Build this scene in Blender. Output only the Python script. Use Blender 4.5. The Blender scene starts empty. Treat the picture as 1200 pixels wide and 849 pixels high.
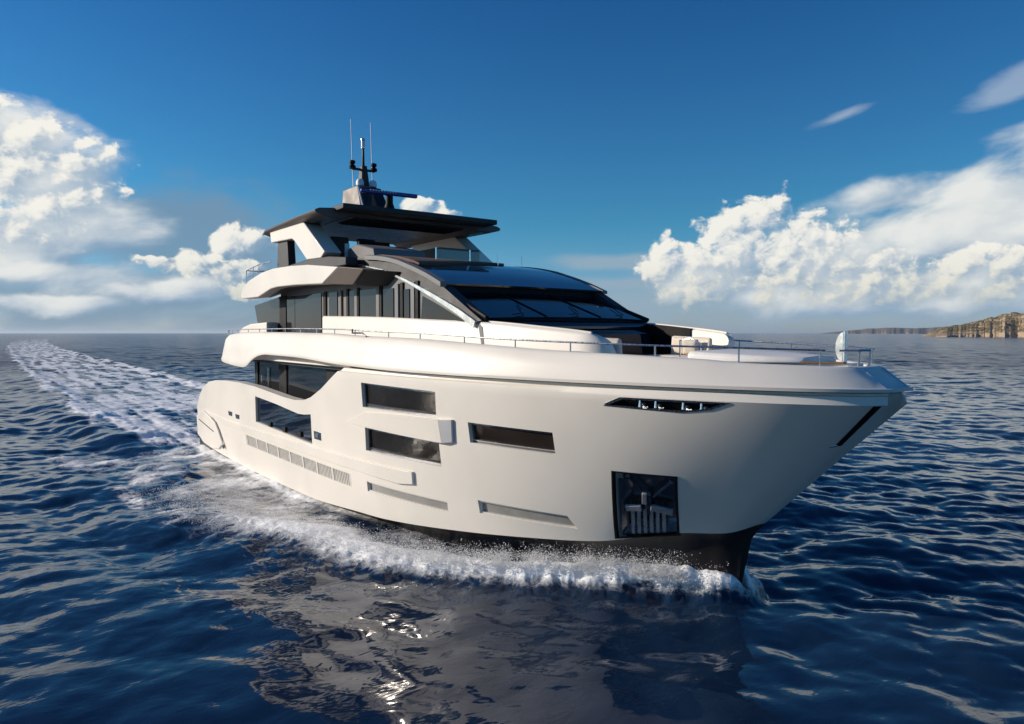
import bpy, bmesh, math, random
import numpy as np
from mathutils import Vector, Matrix
random.seed(7); RNG = np.random.default_rng(11)
SC = bpy.context.scene
COL = SC.collection
PI = math.pi
SEA_Z = -0.25                      # mean water level; x runs to the bow, -y is the starboard side

# ------------------------------------------------------------------ camera
cam_d = bpy.data.cameras.new('camera'); cam = bpy.data.objects.new('camera', cam_d); COL.objects.link(cam)
cam_d.sensor_width = 36.0; cam_d.lens = 36.0*850/1200; cam_d.clip_start = 0.1; cam_d.clip_end = 80000
cam.location = (7.968, -10.906, 4.6)
HEAD = math.radians(143.5)         # compass of the view, from +x towards +y
cam.rotation_euler = (math.radians(90-2.29), 0, HEAD-PI/2)
SC.camera = cam

# ------------------------------------------------------------------ light and exposure
SUN_EL = math.radians(17.5); SUN_AZ = math.radians(226)      # from +x towards +y
sd = bpy.data.lights.new('sun', 'SUN'); so = bpy.data.objects.new('sun', sd); COL.objects.link(so)
sd.energy = 4.7; sd.angle = math.radians(0.6); sd.color = (1.0, 0.88, 0.74)
sv = Vector((math.cos(SUN_EL)*math.cos(SUN_AZ), math.cos(SUN_EL)*math.sin(SUN_AZ), math.sin(SUN_EL)))
so.rotation_euler = sv.to_track_quat('Z', 'Y').to_euler(); so.location = (0, 0, 40)
VS = SC.view_settings
SC.display_settings.display_device = 'sRGB'
VS.view_transform = 'Standard'; VS.look = 'None'; VS.gamma = 1.0; VS.use_curve_mapping = False; VS.exposure = 0.13
W = bpy.data.worlds.new('World'); SC.world = W; W.use_nodes = True

class NT:
    """small helper that writes node maths"""
    def __init__(s, tree): s.t = tree; s.n = tree.nodes; s.l = tree.links
    def put(s, inp, v):
        if isinstance(v, bpy.types.NodeSocket): s.l.new(v, inp)
        elif v is not None: inp.default_value = v
    def node(s, typ, **kw):
        n = s.n.new(typ)
        for k, v in kw.items(): setattr(n, k, v)
        return n
    def m(s, op, a, b=None, c=None, clamp=False):
        n = s.n.new('ShaderNodeMath'); n.operation = op; n.use_clamp = clamp
        for i, v in enumerate((a, b, c)): s.put(n.inputs[i], v)
        return n.outputs[0]
    def add(s, a, b): return s.m('ADD', a, b)
    def sub(s, a, b): return s.m('SUBTRACT', a, b)
    def mul(s, a, b): return s.m('MULTIPLY', a, b)
    def mx(s, a, b): return s.m('MAXIMUM', a, b)
    def rng(s, v, a, b, c=0.0, d=1.0, smooth=True):
        n = s.n.new('ShaderNodeMapRange'); n.interpolation_type = 'SMOOTHSTEP' if smooth else 'LINEAR'
        s.put(n.inputs[0], v)
        for i, q in enumerate((a, b, c, d)): s.put(n.inputs[i+1], q)
        return n.outputs[0]
    def mix(s, f, a, b, blend='MIX'):
        n = s.n.new('ShaderNodeMix'); n.data_type = 'RGBA'; n.blend_type = blend
        s.put(n.inputs[0], f); s.put(n.inputs[6], a); s.put(n.inputs[7], b)
        return n.outputs[2]
    def vec(s, x, y, z=0.0):
        n = s.n.new('ShaderNodeCombineXYZ')
        for i, v in enumerate((x, y, z)): s.put(n.inputs[i], v)
        return n.outputs[0]
    def noise(s, v, scale, detail=4.0, rough=0.5, dist=0.0, dims='3D', lac=2.0):
        n = s.n.new('ShaderNodeTexNoise'); n.noise_dimensions = dims
        s.put(n.inputs['Vector'], v); n.inputs['Scale'].default_value = scale
        n.inputs['Detail'].default_value = detail; n.inputs['Roughness'].default_value = rough
        n.inputs['Distortion'].default_value = dist; n.inputs['Lacunarity'].default_value = lac
        return n.outputs[0]

def rgb(r, g, b): return (r, g, b, 1.0)

def build_world():
    t = NT(W.node_tree); t.n.clear()
    sky = t.node('ShaderNodeTexSky', sky_type='NISHITA')
    sky.sun_disc = False; sky.sun_elevation = SUN_EL; sky.sun_rotation = PI/2-SUN_AZ
    sky.air_density = 1.0; sky.dust_density = 0.3; sky.ozone_density = 2.0; sky.altitude = 0
    tc = t.node('ShaderNodeTexCoord'); sp = t.node('ShaderNodeSeparateXYZ'); t.l.new(tc.outputs['Generated'], sp.inputs[0])
    x, y, z = sp.outputs
    ch, sh = math.cos(HEAD), math.sin(HEAD)
    fwd = t.add(t.mul(x, ch), t.mul(y, sh)); lef = t.add(t.mul(x, -sh), t.mul(y, ch))
    B = t.mul(t.m('ARCTAN2', lef, fwd), 180/PI)            # compass, degrees, left of north-by-bow positive
    E = t.mul(t.m('ARCSINE', z), 180/PI)                   # height above the horizon, degrees
    def group(B, E, blobs, light=False):
        """how far inside the cloud bodies a direction is, and how far it faces the sun on the body it belongs to"""
        out = None; sw = None; sl = None
        for cb, ce, rb, re, tilt in blobs:
            db = t.sub(B, cb); de = t.sub(E, ce)
            if tilt: de = t.sub(de, t.mul(db, tilt))
            nb = t.mul(db, 1/rb); ne = t.mul(de, 1/re)
            d = t.sub(1.0, t.m('SQRT', t.add(t.mul(nb, nb), t.mul(ne, ne))))
            out = d if out is None else t.m('SMOOTH_MAX', out, d, 0.25)
            if light:
                w = t.m('EXPONENT', t.mul(t.m('MAXIMUM', d, -1.5), 5.0)); l = t.mul(w, t.add(t.mul(nb, 0.62), t.mul(ne, 0.60)))
                sw = w if sw is None else t.add(sw, w); sl = l if sl is None else t.add(sl, l)
        return (out, t.m('DIVIDE', sl, sw)) if light else out
    CUM = [(-12.2, 5.0, 2.0, 1.9, 0), (-13.9, 3.4, 2.4, 1.9, 0), (-14.6, 5.4, 1.5, 1.3, 0),
           (-17.4, 6.9, 2.9, 2.5, 0), (-19.3, 8.2, 2.9, 1.7, 0), (-16.6, 4.9, 2.6, 2.4, 0), (-20.6, 5.6, 3.0, 2.6, 0),
           (-23.2, 5.7, 2.9, 2.4, 0), (-25.2, 4.9, 2.6, 1.8, 0), (-22.6, 3.4, 2.0, 1.5, 0), (-25.8, 3.1, 2.0, 1.3, 0), (-19.4, 2.1, 1.3, 0.9, 0),
           (-28.6, 3.6, 2.2, 1.4, 0), (-30.6, 2.6, 2.6, 1.0, 0), (-31.6, 4.3, 1.8, 1.3, 0), (-34.2, 4.0, 2.4, 1.5, 0), (-36.5, 3.6, 2.4, 1.7, 0), (-40, 3.4, 3, 2, 0), (-15.2, 2.6, 2.2, .9, 0), (-20.8, 3.9, 2.4, 1.4, 0), (-24.2, 2.4, 2.2, .8, 0), (-28.0, 2.5, 2.2, .8, 0), (-33.4, 2.6, 2.6, .9, 0),
           (6.9, 9.30, 1.7, 0.85, 0.05), (5.2, 9.0, 1.5, 0.5, 0.05),
           (33.2, 12.2, 3.2, 1.7, 0.15), (36.5, 12.8, 3, 2, 0), (30.6, 10.9, 2.4, 1.3, -0.1), (35.0, 9.6, 4.0, 2.0, 0), (31.8, 8.2, 3.2, 1.5, -0.1), (35.0, 6.6, 4.2, 1.5, 0), (40, 9, 4, 4, 0),
           (23.4, 5.0, 1.9, 1.0, 0), (21.6, 4.3, 1.8, .8, 0), (20.4, 6.4, 2.0, 1.2, 0), (18.6, 3.1, 2.3, .9, 0), (26.3, 5.0, 1.2, .4, 0), (20.0, 5.0, 1.6, .8, 0)]
    SOFT = [(35.2, 11.4, 5.2, 3.2, 0.12), (31.5, 10.0, 3.8, 2.2, -0.25), (31.2, 7.2, 4.6, 2.2, -0.12), (34.5, 5.6, 4.6, 1.7, 0), (40, 12, 6, 3.6, 0.1), (48, 10, 8, 4, 0),
            (-32.4, 7.6, 6.2, 3.0, -0.28), (-27.0, 9.4, 3.6, 1.2, -0.1), (-39.0, 9.6, 7.0, 3.4, -0.2), (-34.5, 8.6, 5.0, 2.4, -0.2), (-35.0, 5.8, 5.0, 2.0, 0),
            (-23.5, 4.2, 6.0, 2.4, 0), (-16.5, 4.0, 3.6, 2.2, 0), (-23, 2.6, 8.0, 1.5, 0), (-33, 3.2, 8.0, 1.6, 0), (31.5, 3.9, 5.5, 1.1, 0), (25.5, 3.0, 5.0, .8, 0), (33.0, 2.0, 5.0, .6, 0)]
    BANK = [(29.0, 2.4, 15, 3.0, 0), (26.0, 7.4, 8.5, 3.8, -0.15), (21.5, 6.0, 7.5, 3.4, -0.1), (15.0, 2.2, 13, 2.0, 0), (34.0, 4.6, 7.0, 3.0, 0), (40, 2.5, 12, 3.0, 0)]
    BANKR = [(-24, 3.2, 17, 3.6, -0.05), (-31, 6.0, 9, 3.0, -0.1), (-17, 3.6, 8, 2.4, 0), (-44, 3.5, 14, 3.4, 0), (-6, 1.8, 12, 1.6, 0), (-9.0, 5.5, 6.5, 0.7, 0), (-8, 3.8, 7, 0.6, 0)]
    WISP = [(-35.0, 15.5, 5.2, 1.2, -0.30), (-24.2, 15.1, 3.0, 0.5, -0.25), (-26.5, 10.2, 3.0, 1.0, -0.1), (31.0, 14.0, 3.0, .5, .3)]
    v = t.vec(B, t.mul(E, 1.25))
    n1 = t.noise(v, 0.36, 9.0, 0.56, 0.15, '2D')
    n2 = t.noise(t.vec(t.add(B, t.mul(E, .5)), t.mul(E, 2.1)), 0.16, 7.0, 0.52, 0.2, '2D')
    p1 = t.noise(t.vec(t.add(B, 0.5), t.mul(t.add(E, 0.42), 1.25)), 0.36, 6.0, 0.56, 0.15, '2D')
    def billow(B, E):
        vo = t.node('ShaderNodeTexVoronoi', voronoi_dimensions='2D', feature='SMOOTH_F1'); t.l.new(t.vec(B, t.mul(E, 1.2)), vo.inputs['Vector'])
        vo.inputs['Scale'].default_value = 0.55; vo.inputs['Detail'].default_value = 4.0; vo.inputs['Roughness'].default_value = 0.48; vo.inputs['Lacunarity'].default_value = 2.4; vo.inputs['Smoothness'].default_value = 0.5
        return t.sub(0.42, vo.outputs['Distance'])
    wb = t.add(B, t.mul(t.sub(n1, .5), 1.5)); we = t.add(E, t.mul(t.sub(n1, .5), -1.0))
    bl = billow(wb, we); pl = billow(t.add(wb, 0.5), t.add(we, 0.42))
    mc, gc = group(wb, we, CUM, True); ms, gs = group(wb, we, SOFT, True)
    dc = t.add(t.add(mc, t.mul(t.sub(n1, 0.5), 1.0)), t.add(t.mul(bl, 0.62), 0.44))
    ds = t.add(t.add(ms, t.mul(t.sub(n2, 0.5), 1.6)), 0.36)
    dw = t.add(group(B, E, WISP), t.mul(t.sub(n2, 0.5), 2.4)); aw = t.mul(t.rng(dw, 0.0, 0.9), 0.50)
    db = t.add(group(B, E, BANK), t.mul(t.sub(n2, 0.5), 1.3)); dr = t.add(group(B, E, BANKR), t.mul(t.sub(n2, 0.5), 1.3))
    lc = t.add(t.add(t.mul(gc, 1.15), t.mul(t.sub(n1, p1), 1.3)), t.mul(t.sub(bl, pl), 1.15))
    ls = t.add(t.mul(gs, 0.8), t.mul(t.sub(n2, 0.5), 2.2))
    lc = t.rng(lc, -0.80, 0.72); ls = t.rng(ls, -0.80, 0.55)
    ac = t.m('MULTIPLY', t.rng(dc, -0.04, t.add(0.30, t.mul(t.sub(1.0, lc), 1.05))), t.rng(E, 0.5, 3.8, 0.30, 0.97))
    as_ = t.mul(t.rng(ds, -0.05, 0.80), 0.95); ab = t.mul(t.rng(db, -0.20, 0.62), 0.84); ar = t.mul(t.rng(dr, -0.30, 0.60), 0.88)
    low = t.rng(E, 0.5, 6.5)
    warm = t.mix(low, rgb(6.2, 6.2, 5.2), rgb(8.4, 8.2, 7.5))
    colc = t.mix(lc, t.mix(low, rgb(2.5, 3.5, 4.5), rgb(3.2, 4.2, 5.3)), warm)
    cols = t.mix(ls, rgb(2.3, 3.5, 4.9), rgb(7.6, 7.7, 7.4))
    hz = t.rng(E, 0.0, 9.0)
    tint = t.mix(hz, rgb(0.60, 0.76, 1.24), t.mix(t.rng(E, 6.0, 26.0, smooth=False), rgb(0.24, 0.72, 0.98), rgb(0.11, 0.50, 0.92)))
    skyc = t.mix(1.0, sky.outputs[0], tint, 'MULTIPLY')
    c = t.mix(aw, skyc, rgb(4.6, 5.3, 6.2)); c = t.mix(ab, c, rgb(1.65, 2.65, 3.75)); c = t.mix(ar, c, rgb(2.7, 3.75, 4.65)); c = t.mix(as_, c, cols); c = t.mix(ac, c, colc)
    bg = t.node('ShaderNodeBackground'); t.l.new(c, bg.inputs[0]); bg.inputs[1].default_value = 0.10
    out = t.node('ShaderNodeOutputWorld'); t.l.new(bg.outputs[0], out.inputs[0])
build_world()
W.cycles.sampling_method = 'MANUAL'; W.cycles.sample_map_resolution = 512
SC.cycles.max_bounces = 8
SC.cycles.use_denoising = True

# ------------------------------------------------------------------ materials
def mat(name, col, rough=0.5, metal=0.0, coat=0.0, spec=0.5, ior=None, vary=0.0, vscale=3.0, bump=0.0, bscale=40.0, stretch=None, coat_rough=0.05):
    m = bpy.data.materials.new(name); m.use_nodes = True
    t = NT(m.node_tree); b = t.n['Principled BSDF']
    b.inputs['Base Color'].default_value = rgb(*col); b.inputs['Roughness'].default_value = rough; b.inputs['Metallic'].default_value = metal
    b.inputs['Coat Weight'].default_value = coat; b.inputs['Coat Roughness'].default_value = coat_rough; b.inputs['Specular IOR Level'].default_value = spec
    if ior: b.inputs['IOR'].default_value = ior
    tc = t.node('ShaderNodeTexCoord'); v = tc.outputs['Object']
    if stretch:
        mp = t.node('ShaderNodeMapping'); mp.inputs['Scale'].default_value = stretch; t.l.new(v, mp.inputs[0]); v = mp.outputs[0]
    if vary:
        n = t.noise(v, vscale, 5.0, 0.6)
        f = t.rng(n, 0.3, 0.7)
        t.l.new(t.mix(f, rgb(*[c*(1-vary) for c in col]), rgb(*[min(1, c*(1+vary)) for c in col])), b.inputs['Base Color'])
        t.l.new(t.rng(n, 0.3, 0.7, rough*0.85, min(1, rough*1.2)), b.inputs['Roughness'])
    if bump:
        bn = t.node('ShaderNodeBump'); bn.inputs['Strength'].default_value = bump; bn.inputs['Distance'].default_value = 0.02
        t.l.new(t.noise(v, bscale, 4.0, 0.6), bn.inputs['Height']); t.l.new(bn.outputs[0], b.inputs['Normal'])
    return m
M = dict(
    white=mat('white_gelcoat', (.75, .70, .625), .42, coat=.06, spec=.28, vary=.03, vscale=.45, coat_rough=.07, bump=.03, bscale=.9),
    whitein=mat('white_moulding', (.76, .72, .66), .45, vary=.03, vscale=1.5),
    glass=mat('dark_glass', (.018, .014, .012), .12, spec=.20, vary=.5, vscale=.6),  # brown blotches in the base colour stand in for reflections
    glassg=mat('grey_glass', (.022, .023, .026), .05, spec=.24, vary=.15, vscale=.4),
    black=mat('black_satin', (.006, .006, .007), .55, spec=.14, vary=.2),
    roof=mat('dark_blue_roof', (.006, .010, .022), .10, coat=.6, vary=.1, vscale=.8),
    grey=mat('grey_paint', (.17, .165, .165), .45, coat=.0, spec=.3, vary=.05, vscale=1.2),
    taupe=mat('taupe_paint', (.135, .108, .095), .48, coat=.0, spec=.28, vary=.06, vscale=1.2),
    anthr=mat('anthracite_paint', (.036, .034, .036), .5, coat=.0, spec=.25, vary=.08, vscale=1.5),
    ceil=mat('ceiling_panel', (.050, .060, .068), .30, vary=.06, vscale=1.5),
    chrome=mat('polished_steel', (.78, .78, .80), .16, metal=1.0, vary=.04, vscale=8),
    steel=mat('brushed_steel', (.50, .50, .51), .28, metal=1.0, vary=.08, vscale=20),
    steeld=mat('dark_steel', (.19, .195, .215), .22, metal=.9, vary=.1, vscale=6),
    silver=mat('silver_trim', (.62, .60, .57), .25, metal=.85, vary=.05, vscale=4),
    hullred=mat('bottom_paint', (.022, .018, .018), .35, vary=.25, vscale=1.5),
    grille=mat('grille_grey', (.62, .59, .54), .5, vary=.06, vscale=6),
    panelg=mat('vent_panel', (.56, .535, .49), .5, vary=.12, vscale=3, stretch=(1, 1, 4)),
    teak=mat('teak', (.20, .105, .055), .55, vary=.25, vscale=6, stretch=(.6, 10, 4)),
    cream=mat('cream_fabric', (.66, .58, .48), .9, vary=.06, vscale=10, bump=.3, bscale=160),
    brown=mat('brown_fabric', (.14, .085, .06), .9, vary=.1, vscale=10, bump=.3, bscale=160),
    dark=mat('dark_upholstery', (.02, .02, .022), .6, vary=.2, vscale=5),
    navy=mat('navy_plastic', (.02, .02, .22), .3, vary=.05),
    pale=mat('pale_plastic', (.75, .76, .78), .4, vary=.03),
    capgrey=mat('light_grey_paint', (.56, .55, .54), .35, coat=.3, vary=.03),
    anchor=mat('anchor_grey', (.34, .35, .37), .38, metal=.35, vary=.12, vscale=9),
    lens=mat('lens_glass', (.10, .11, .13), .05, metal=.5),
)

M['clear'] = mat('clear_glass', (.93, .96, .97), .02); M['clear'].node_tree.nodes['Principled BSDF'].inputs['Transmission Weight'].default_value = 1.0
M['glassb'] = mat('blue_glass', (.012, .016, .026), .03, spec=.8, vary=.15, vscale=.6)
M['slotg'] = mat('slot_window', (.27, .262, .245), .4, vary=.12, vscale=2.0)
M['glassw'] = mat('windscreen_glass', (.004, .006, .011), .06, spec=.34, vary=.1, vscale=.6)
M['padwhite'] = mat('white_vinyl', (.78, .75, .70), .6, vary=.03, vscale=4)
# ------------------------------------------------------------------ mesh helpers
class MB:
    def __init__(s): s.v = []; s.f = []
    def add(s, vs, fs):
        o = len(s.v); s.v += [tuple(map(float, p)) for p in vs]; s.f += [tuple(o+i for i in f) for f in fs]; return s
    def hexa(s, p):     # 8 points: bottom ring then top ring
        return s.add(p, [(0, 3, 2, 1), (4, 5, 6, 7), (0, 1, 5, 4), (1, 2, 6, 5), (2, 3, 7, 6), (3, 0, 4, 7)])
    def box(s, c, d, rz=0.0, ry=0.0, taper=1.0):
        R = Matrix.Rotation(rz, 3, 'Z') @ Matrix.Rotation(ry, 3, 'Y'); P = []
        for k in (-1, 1):
            q = taper if k > 0 else 1.0
            for a, b in ((-1, -1), (1, -1), (1, 1), (-1, 1)):
                P.append(Vector(c)+R @ Vector((a*d[0]/2*q, b*d[1]/2*q, k*d[2]/2)))
        return s.hexa(P)
    def prism(s, poly, y0, y1, inset=0.0):     # outline in x,z pulled along y
        n = len(poly)
        return s.add([(x, y0, z) for x, z in poly]+[(x, y1, z) for x, z in poly],
                     [tuple(range(n))[::-1], tuple(range(n, 2*n))]+[(i, (i+1) % n, n+(i+1) % n, n+i) for i in range(n)])
    def slab(s, poly, z0, z1):                 # outline in x,y raised along z
        n = len(poly)
        return s.add([(x, y, z0) for x, y in poly]+[(x, y, z1) for x, y in poly],
                     [tuple(range(n))[::-1], tuple(range(n, 2*n))]+[(i, (i+1) % n, n+(i+1) % n, n+i) for i in range(n)])
    def loft(s, rings, closed=True, caps=True):
        m = len(rings[0]); vs = [p for r in rings for p in r]; fs = []
        for i in range(len(rings)-1):
            for j in range(m if closed else m-1):
                k = (j+1) % m; fs.append((i*m+j, i*m+k, (i+1)*m+k, (i+1)*m+j))
        if caps: fs += [tuple(range(m))[::-1], tuple(range((len(rings)-1)*m, len(rings)*m))]
        return s.add(vs, fs)
    def tube(s, path, r, n=8, r2=None):
        P = [Vector(p) for p in path]; rings = []
        for i, p in enumerate(P):
            d = (P[min(i+1, len(P)-1)]-P[max(i-1, 0)]).normalized()
            a = d.cross(Vector((0, 0, 1)) if abs(d.z) < .9 else Vector((1, 0, 0))).normalized(); b = d.cross(a)
            rr = r if r2 is None else r+(r2-r)*i/max(1, len(P)-1)
            rings.append([p+a*rr*math.cos(2*PI*k/n)+b*rr*math.sin(2*PI*k/n) for k in range(n)])
        return s.loft(rings)
    def lathe(s, c, prof, n=20, axis='Z'):     # prof: (radius, height)
        rings = []
        for r, h in prof:
            ring = []
            for k in range(n):
                a = 2*PI*k/n; u, w = max(r, 1e-4)*math.cos(a), max(r, 1e-4)*math.sin(a)
                ring.append((c[0]+u, c[1]+w, c[2]+h) if axis == 'Z' else ((c[0]+h, c[1]+u, c[2]+w) if axis == 'X' else (c[0]+u, c[1]+h, c[2]+w)))
            rings.append(ring)
        return s.loft(rings)
    def build(s, name, m, parent=None, smooth=35, bevel=0.0, seg=2, recalc=True):
        me = bpy.data.meshes.new(name); me.from_pydata(s.v, [], s.f); me.update()
        if recalc:
            bm = bmesh.new(); bm.from_mesh(me); bmesh.ops.remove_doubles(bm, verts=bm.verts, dist=1e-5); bmesh.ops.recalc_face_normals(bm, faces=bm.faces); bm.to_mesh(me); bm.free()
        return link(name, me, m, parent, smooth, bevel, seg)
def link(name, me, m, parent=None, smooth=35, bevel=0.0, seg=2):
    o = bpy.data.objects.new(name, me); COL.objects.link(o)
    me.materials.clear(); me.materials.append(m)
    if smooth:
        me.polygons.foreach_set('use_smooth', [True]*len(me.polygons)); me.set_sharp_from_angle(angle=math.radians(smooth))
    if parent: o.parent = parent
    if bevel:
        b = o.modifiers.new('bevel', 'BEVEL'); b.width = bevel; b.segments = seg; b.limit_method = 'ANGLE'; b.angle_limit = math.radians(35); b.harden_normals = False
    return o
def tag(o, label=None, cat=None, group=None, kind=None):
    for k, v in (('label', label), ('category', cat), ('group', group), ('kind', kind)):
        if v: o[k] = v
    return o
def cut(o, mbs):
    """boolean-subtract each mesh builder of mbs from o"""
    for mb in mbs:
        me = bpy.data.meshes.new('cutter'); me.from_pydata(mb.v, [], mb.f); me.update()
        bm = bmesh.new(); bm.from_mesh(me); bmesh.ops.recalc_face_normals(bm, faces=bm.faces); bm.to_mesh(me); bm.free()
        co = bpy.data.objects.new('cutter', me); COL.objects.link(co)
        md = o.modifiers.new('cut', 'BOOLEAN'); md.operation = 'DIFFERENCE'; md.object = co; md.solver = 'EXACT'
        bpy.context.view_layer.update()
        ev = o.evaluated_get(bpy.context.evaluated_depsgraph_get()); nm = bpy.data.meshes.new_from_object(ev)
        o.modifiers.clear(); o.data = nm; bpy.data.objects.remove(co)
    o.data.polygons.foreach_set('use_smooth', [True]*len(o.data.polygons)); o.data.set_sharp_from_angle(angle=math.radians(30))
def pchip(xs, ys, x):
    xs = np.asarray(xs, float); ys = np.asarray(ys, float); x = np.asarray(x, float)
    h = np.diff(xs); d = np.diff(ys)/h; m = np.zeros_like(xs); m[0] = d[0]; m[-1] = d[-1]
    for i in range(1, len(xs)-1): m[i] = 0 if d[i-1]*d[i] <= 0 else (h[i-1]+h[i])/(h[i-1]/d[i-1]+h[i]/d[i])
    i = np.clip(np.searchsorted(xs, x)-1, 0, len(xs)-2); t = np.clip((x-xs[i])/h[i], 0, 1)
    return ys[i]*(2*t**3-3*t**2+1)+m[i]*h[i]*(t**3-2*t**2+t)+ys[i+1]*(-2*t**3+3*t**2)+m[i+1]*h[i]*(t**3-t**2)

# ------------------------------------------------------------------ hull form
XA = -24.6; ZK = 3.55
ZB = ([0, .03, .15, .3, .5, .624, .674, .777, .851, .898, .953, .980, 1], [.30, .05, -.08, -.12, -.06, .11, .16, .36, .53, .66, 1.0, 1.08, 1.30])
def mixf(a, b, t): return a+(b-a)*t
def xstem(v): return mixf(.55, 2.78, v)
def plan(u, u0, p, bm, e, q=1.0):
    w = np.clip((u-u0)/(1-u0), 0, 1); return e+(bm-e)*(1-w**p)**q
def bhull(u, v):
    g = np.clip(v, 0, 1)
    return plan(u, mixf(.501, .535, g), mixf(2.6, 2.2, g), mixf(3.35, 3.5, v), mixf(.06, .28, v), mixf(1.0, .65, g))
def hpt(u, v):
    zb = pchip(*ZB, u); return XA+(xstem(v)-XA)*u, bhull(u, v), zb+(ZK-zb)*v
def huv(x, z):
    x = np.asarray(x, float); z = np.asarray(z, float); v = np.clip(z/ZK, 0, 1.1)
    for _ in range(30):
        u = (x-XA)/(xstem(v)-XA); zb = pchip(*ZB, np.clip(u, 0, 1)); v = (z-zb)/(ZK-zb)
    return np.clip(u, 0, 1), v
def hb(x, z):
    u, v = huv(x, z); return bhull(u, v)
def curve(pts, n):
    """n points spread evenly along a polyline of (x,z)"""
    P = np.array(pts, float); d = np.r_[0, np.cumsum(np.hypot(*np.diff(P, axis=0).T))]; t = np.linspace(0, d[-1], n)
    return np.stack([np.interp(t, d, P[:, 0]), np.interp(t, d, P[:, 1])], -1)
def patch(top, bot, n, m):
    T = curve(top, n); Bt = curve(bot, n); w = np.linspace(0, 1, m)[None, :, None]
    return T[:, None]*(1-w)+Bt[:, None]*w
def hull_block(top, bot, o0, o1, n=24, m=6, side=-1):
    """solid that follows the topside between two offsets from the skin (numbers or functions of the fraction along)"""
    G = patch(top, bot, n, m); b = hb(G[..., 0], G[..., 1]); t = np.linspace(0, 1, n)[:, None]
    f0 = o0(t) if callable(o0) else o0; f1 = o1(t) if callable(o1) else o1
    A = np.stack([G[..., 0], side*(b+f0), G[..., 1]], -1).reshape(-1, 3); C = np.stack([G[..., 0], side*(b+f1), G[..., 1]], -1).reshape(-1, 3)
    fs = []; k = n*m
    for i in range(n-1):
        for j in range(m-1):
            q = (i*m+j, i*m+j+1, (i+1)*m+j+1, (i+1)*m+j); fs.append(q); fs.append(tuple(k+a for a in q[::-1]))
    rim = [i*m for i in range(n)]+[(n-1)*m+j for j in range(1, m)]+[i*m+m-1 for i in range(n-2, -1, -1)]+[j for j in range(m-2, 0, -1)]
    for a, b_ in zip(rim, rim[1:]+rim[:1]): fs.append((a, b_, k+b_, k+a))
    return MB().add(list(A)+list(C), fs)
def hull_ring(top, bot, wd, o0, o1, n=24):
    """frame of width wd just inside a window outline"""
    mb = MB(); T = np.array(curve(top, n)); Bt = np.array(curve(bot, n)); H = (T-Bt); L = np.hypot(*H.T)[:, None]
    t2 = T-H/L*wd; b2 = Bt+H/L*wd
    for a, b in ((T, t2), (b2, Bt)):
        q = hull_block(a, b, o0, o1, n, 2); mb.add(q.v, q.f)
    for e in (0, -1):
        i2 = 1 if e == 0 else -2
        d = (T[i2]-T[e]); d = d/np.hypot(*d)*wd
        q = hull_block([t2[e], t2[e]+d], [b2[e], b2[e]+d], o0, o1, 2, 6); mb.add(q.v, q.f)
    return mb

# ------------------------------------------------------------------ the yacht
Y = bpy.data.objects.new('motor_yacht', None); COL.objects.link(Y); Y.location = (0, 0, 0)
tag(Y, 'white motor yacht with dark glass and grey hardtop under way on the sea', 'yacht')

U = np.unique(np.r_[np.linspace(0, .5, 50), np.linspace(.5, .9, 60), np.linspace(.9, 1, 30)])
V = np.linspace(0, 1, 26)
def hull_rings():
    rings = []
    for u in U:
        st = []
        for v in V:
            x, b, z = hpt(u, v); st.append((float(x), float(b), float(z)))
        x, b, z = st[-1]; w = float(np.clip((u-.74)/.2, 0, 1)); w = w*w*(3-2*w)
        st.append((x-.005, b-.002, mixf(3.625, 3.565, w))); st.append((x-.012, max(.05, b-mixf(.07, .018, w)), mixf(3.645, 3.675, w))); st.append((x-.03, max(.05, b-.075), mixf(3.655, 3.69, w))); st.append((x-.03, max(.05, b-.08), 3.72))
        rings.append([(x, -b, z) for x, b, z in st]+[(x, b, z) for x, b, z in st[::-1]])
    return rings
hull = MB().loft(hull_rings()).build('hull', M['white'], Y, smooth=30)
LOWTOP = [(-25.2, 1.0), (-24.55, 1.55), (-24.06, 1.98), (-23.4, 2.38), (-22.4, 2.66), (-21.3, 2.78), (-19.8, 2.84), (-18.2, 2.86), (-16.4, 2.82), (-13.7, 2.67), (-12.76, 2.65), (-12.0, 2.70), (-11.46, 2.82), (-10.69, 3.10), (-9.9, 3.46), (-9.3, 3.72), (-9.1, 3.85)]
WINDOWS = dict(
    a=([(-8.20, 3.41), (-5.11, 3.38)], [(-8.20, 2.82), (-5.19, 2.82)]),
    b=([(-8.16, 2.32), (-5.22, 2.29)], [(-8.20, 1.76), (-5.25, 1.75)]),
    c=([(-4.22, 2.81), (-2.15, 2.79)], [(-4.25, 2.39), (-2.21, 2.37)]))
LOWWIN = dict(
    v=([(-17.79, 1.06), (-9.11, 1.03)], [(-17.65, 0.72), (-9.07, 0.71)]),
    b=([(-8.29, 0.98), (-5.27, 0.97)], [(-8.29, 0.74), (-5.30, 0.73)]),
    c=([(-4.37, 1.16), (-2.38, 1.13)], [(-4.39, 0.88), (-2.27, 0.88)]))
BULWIN = ([(-16.47, 2.50), (-14.4, 2.40), (-13.0, 2.30), (-12.53, 2.27), (-12.1, 2.28), (-11.53, 2.34)], [(-16.55, 1.64), (-11.52, 1.50)])
HEADL = ([(-.95, 3.39), (-.60, 3.535), (.44, 3.535), (1.04, 3.53)], [(-.93, 3.375), (.32, 3.34), (.72, 3.40), (1.03, 3.525)])
POCKET = ([(-1.21, 2.17), (-.17, 2.17)], [(-1.66, .76), (-.64, .95)])
both = []
cuts = [MB().prism(LOWTOP+[(-9.1, 6), (-27, 6), (-27, 1.0)], -5, 5), MB().box((-16.1, 0, 3.6), (14.2, 6.3, 4.0))]
wc = MB()
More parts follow.
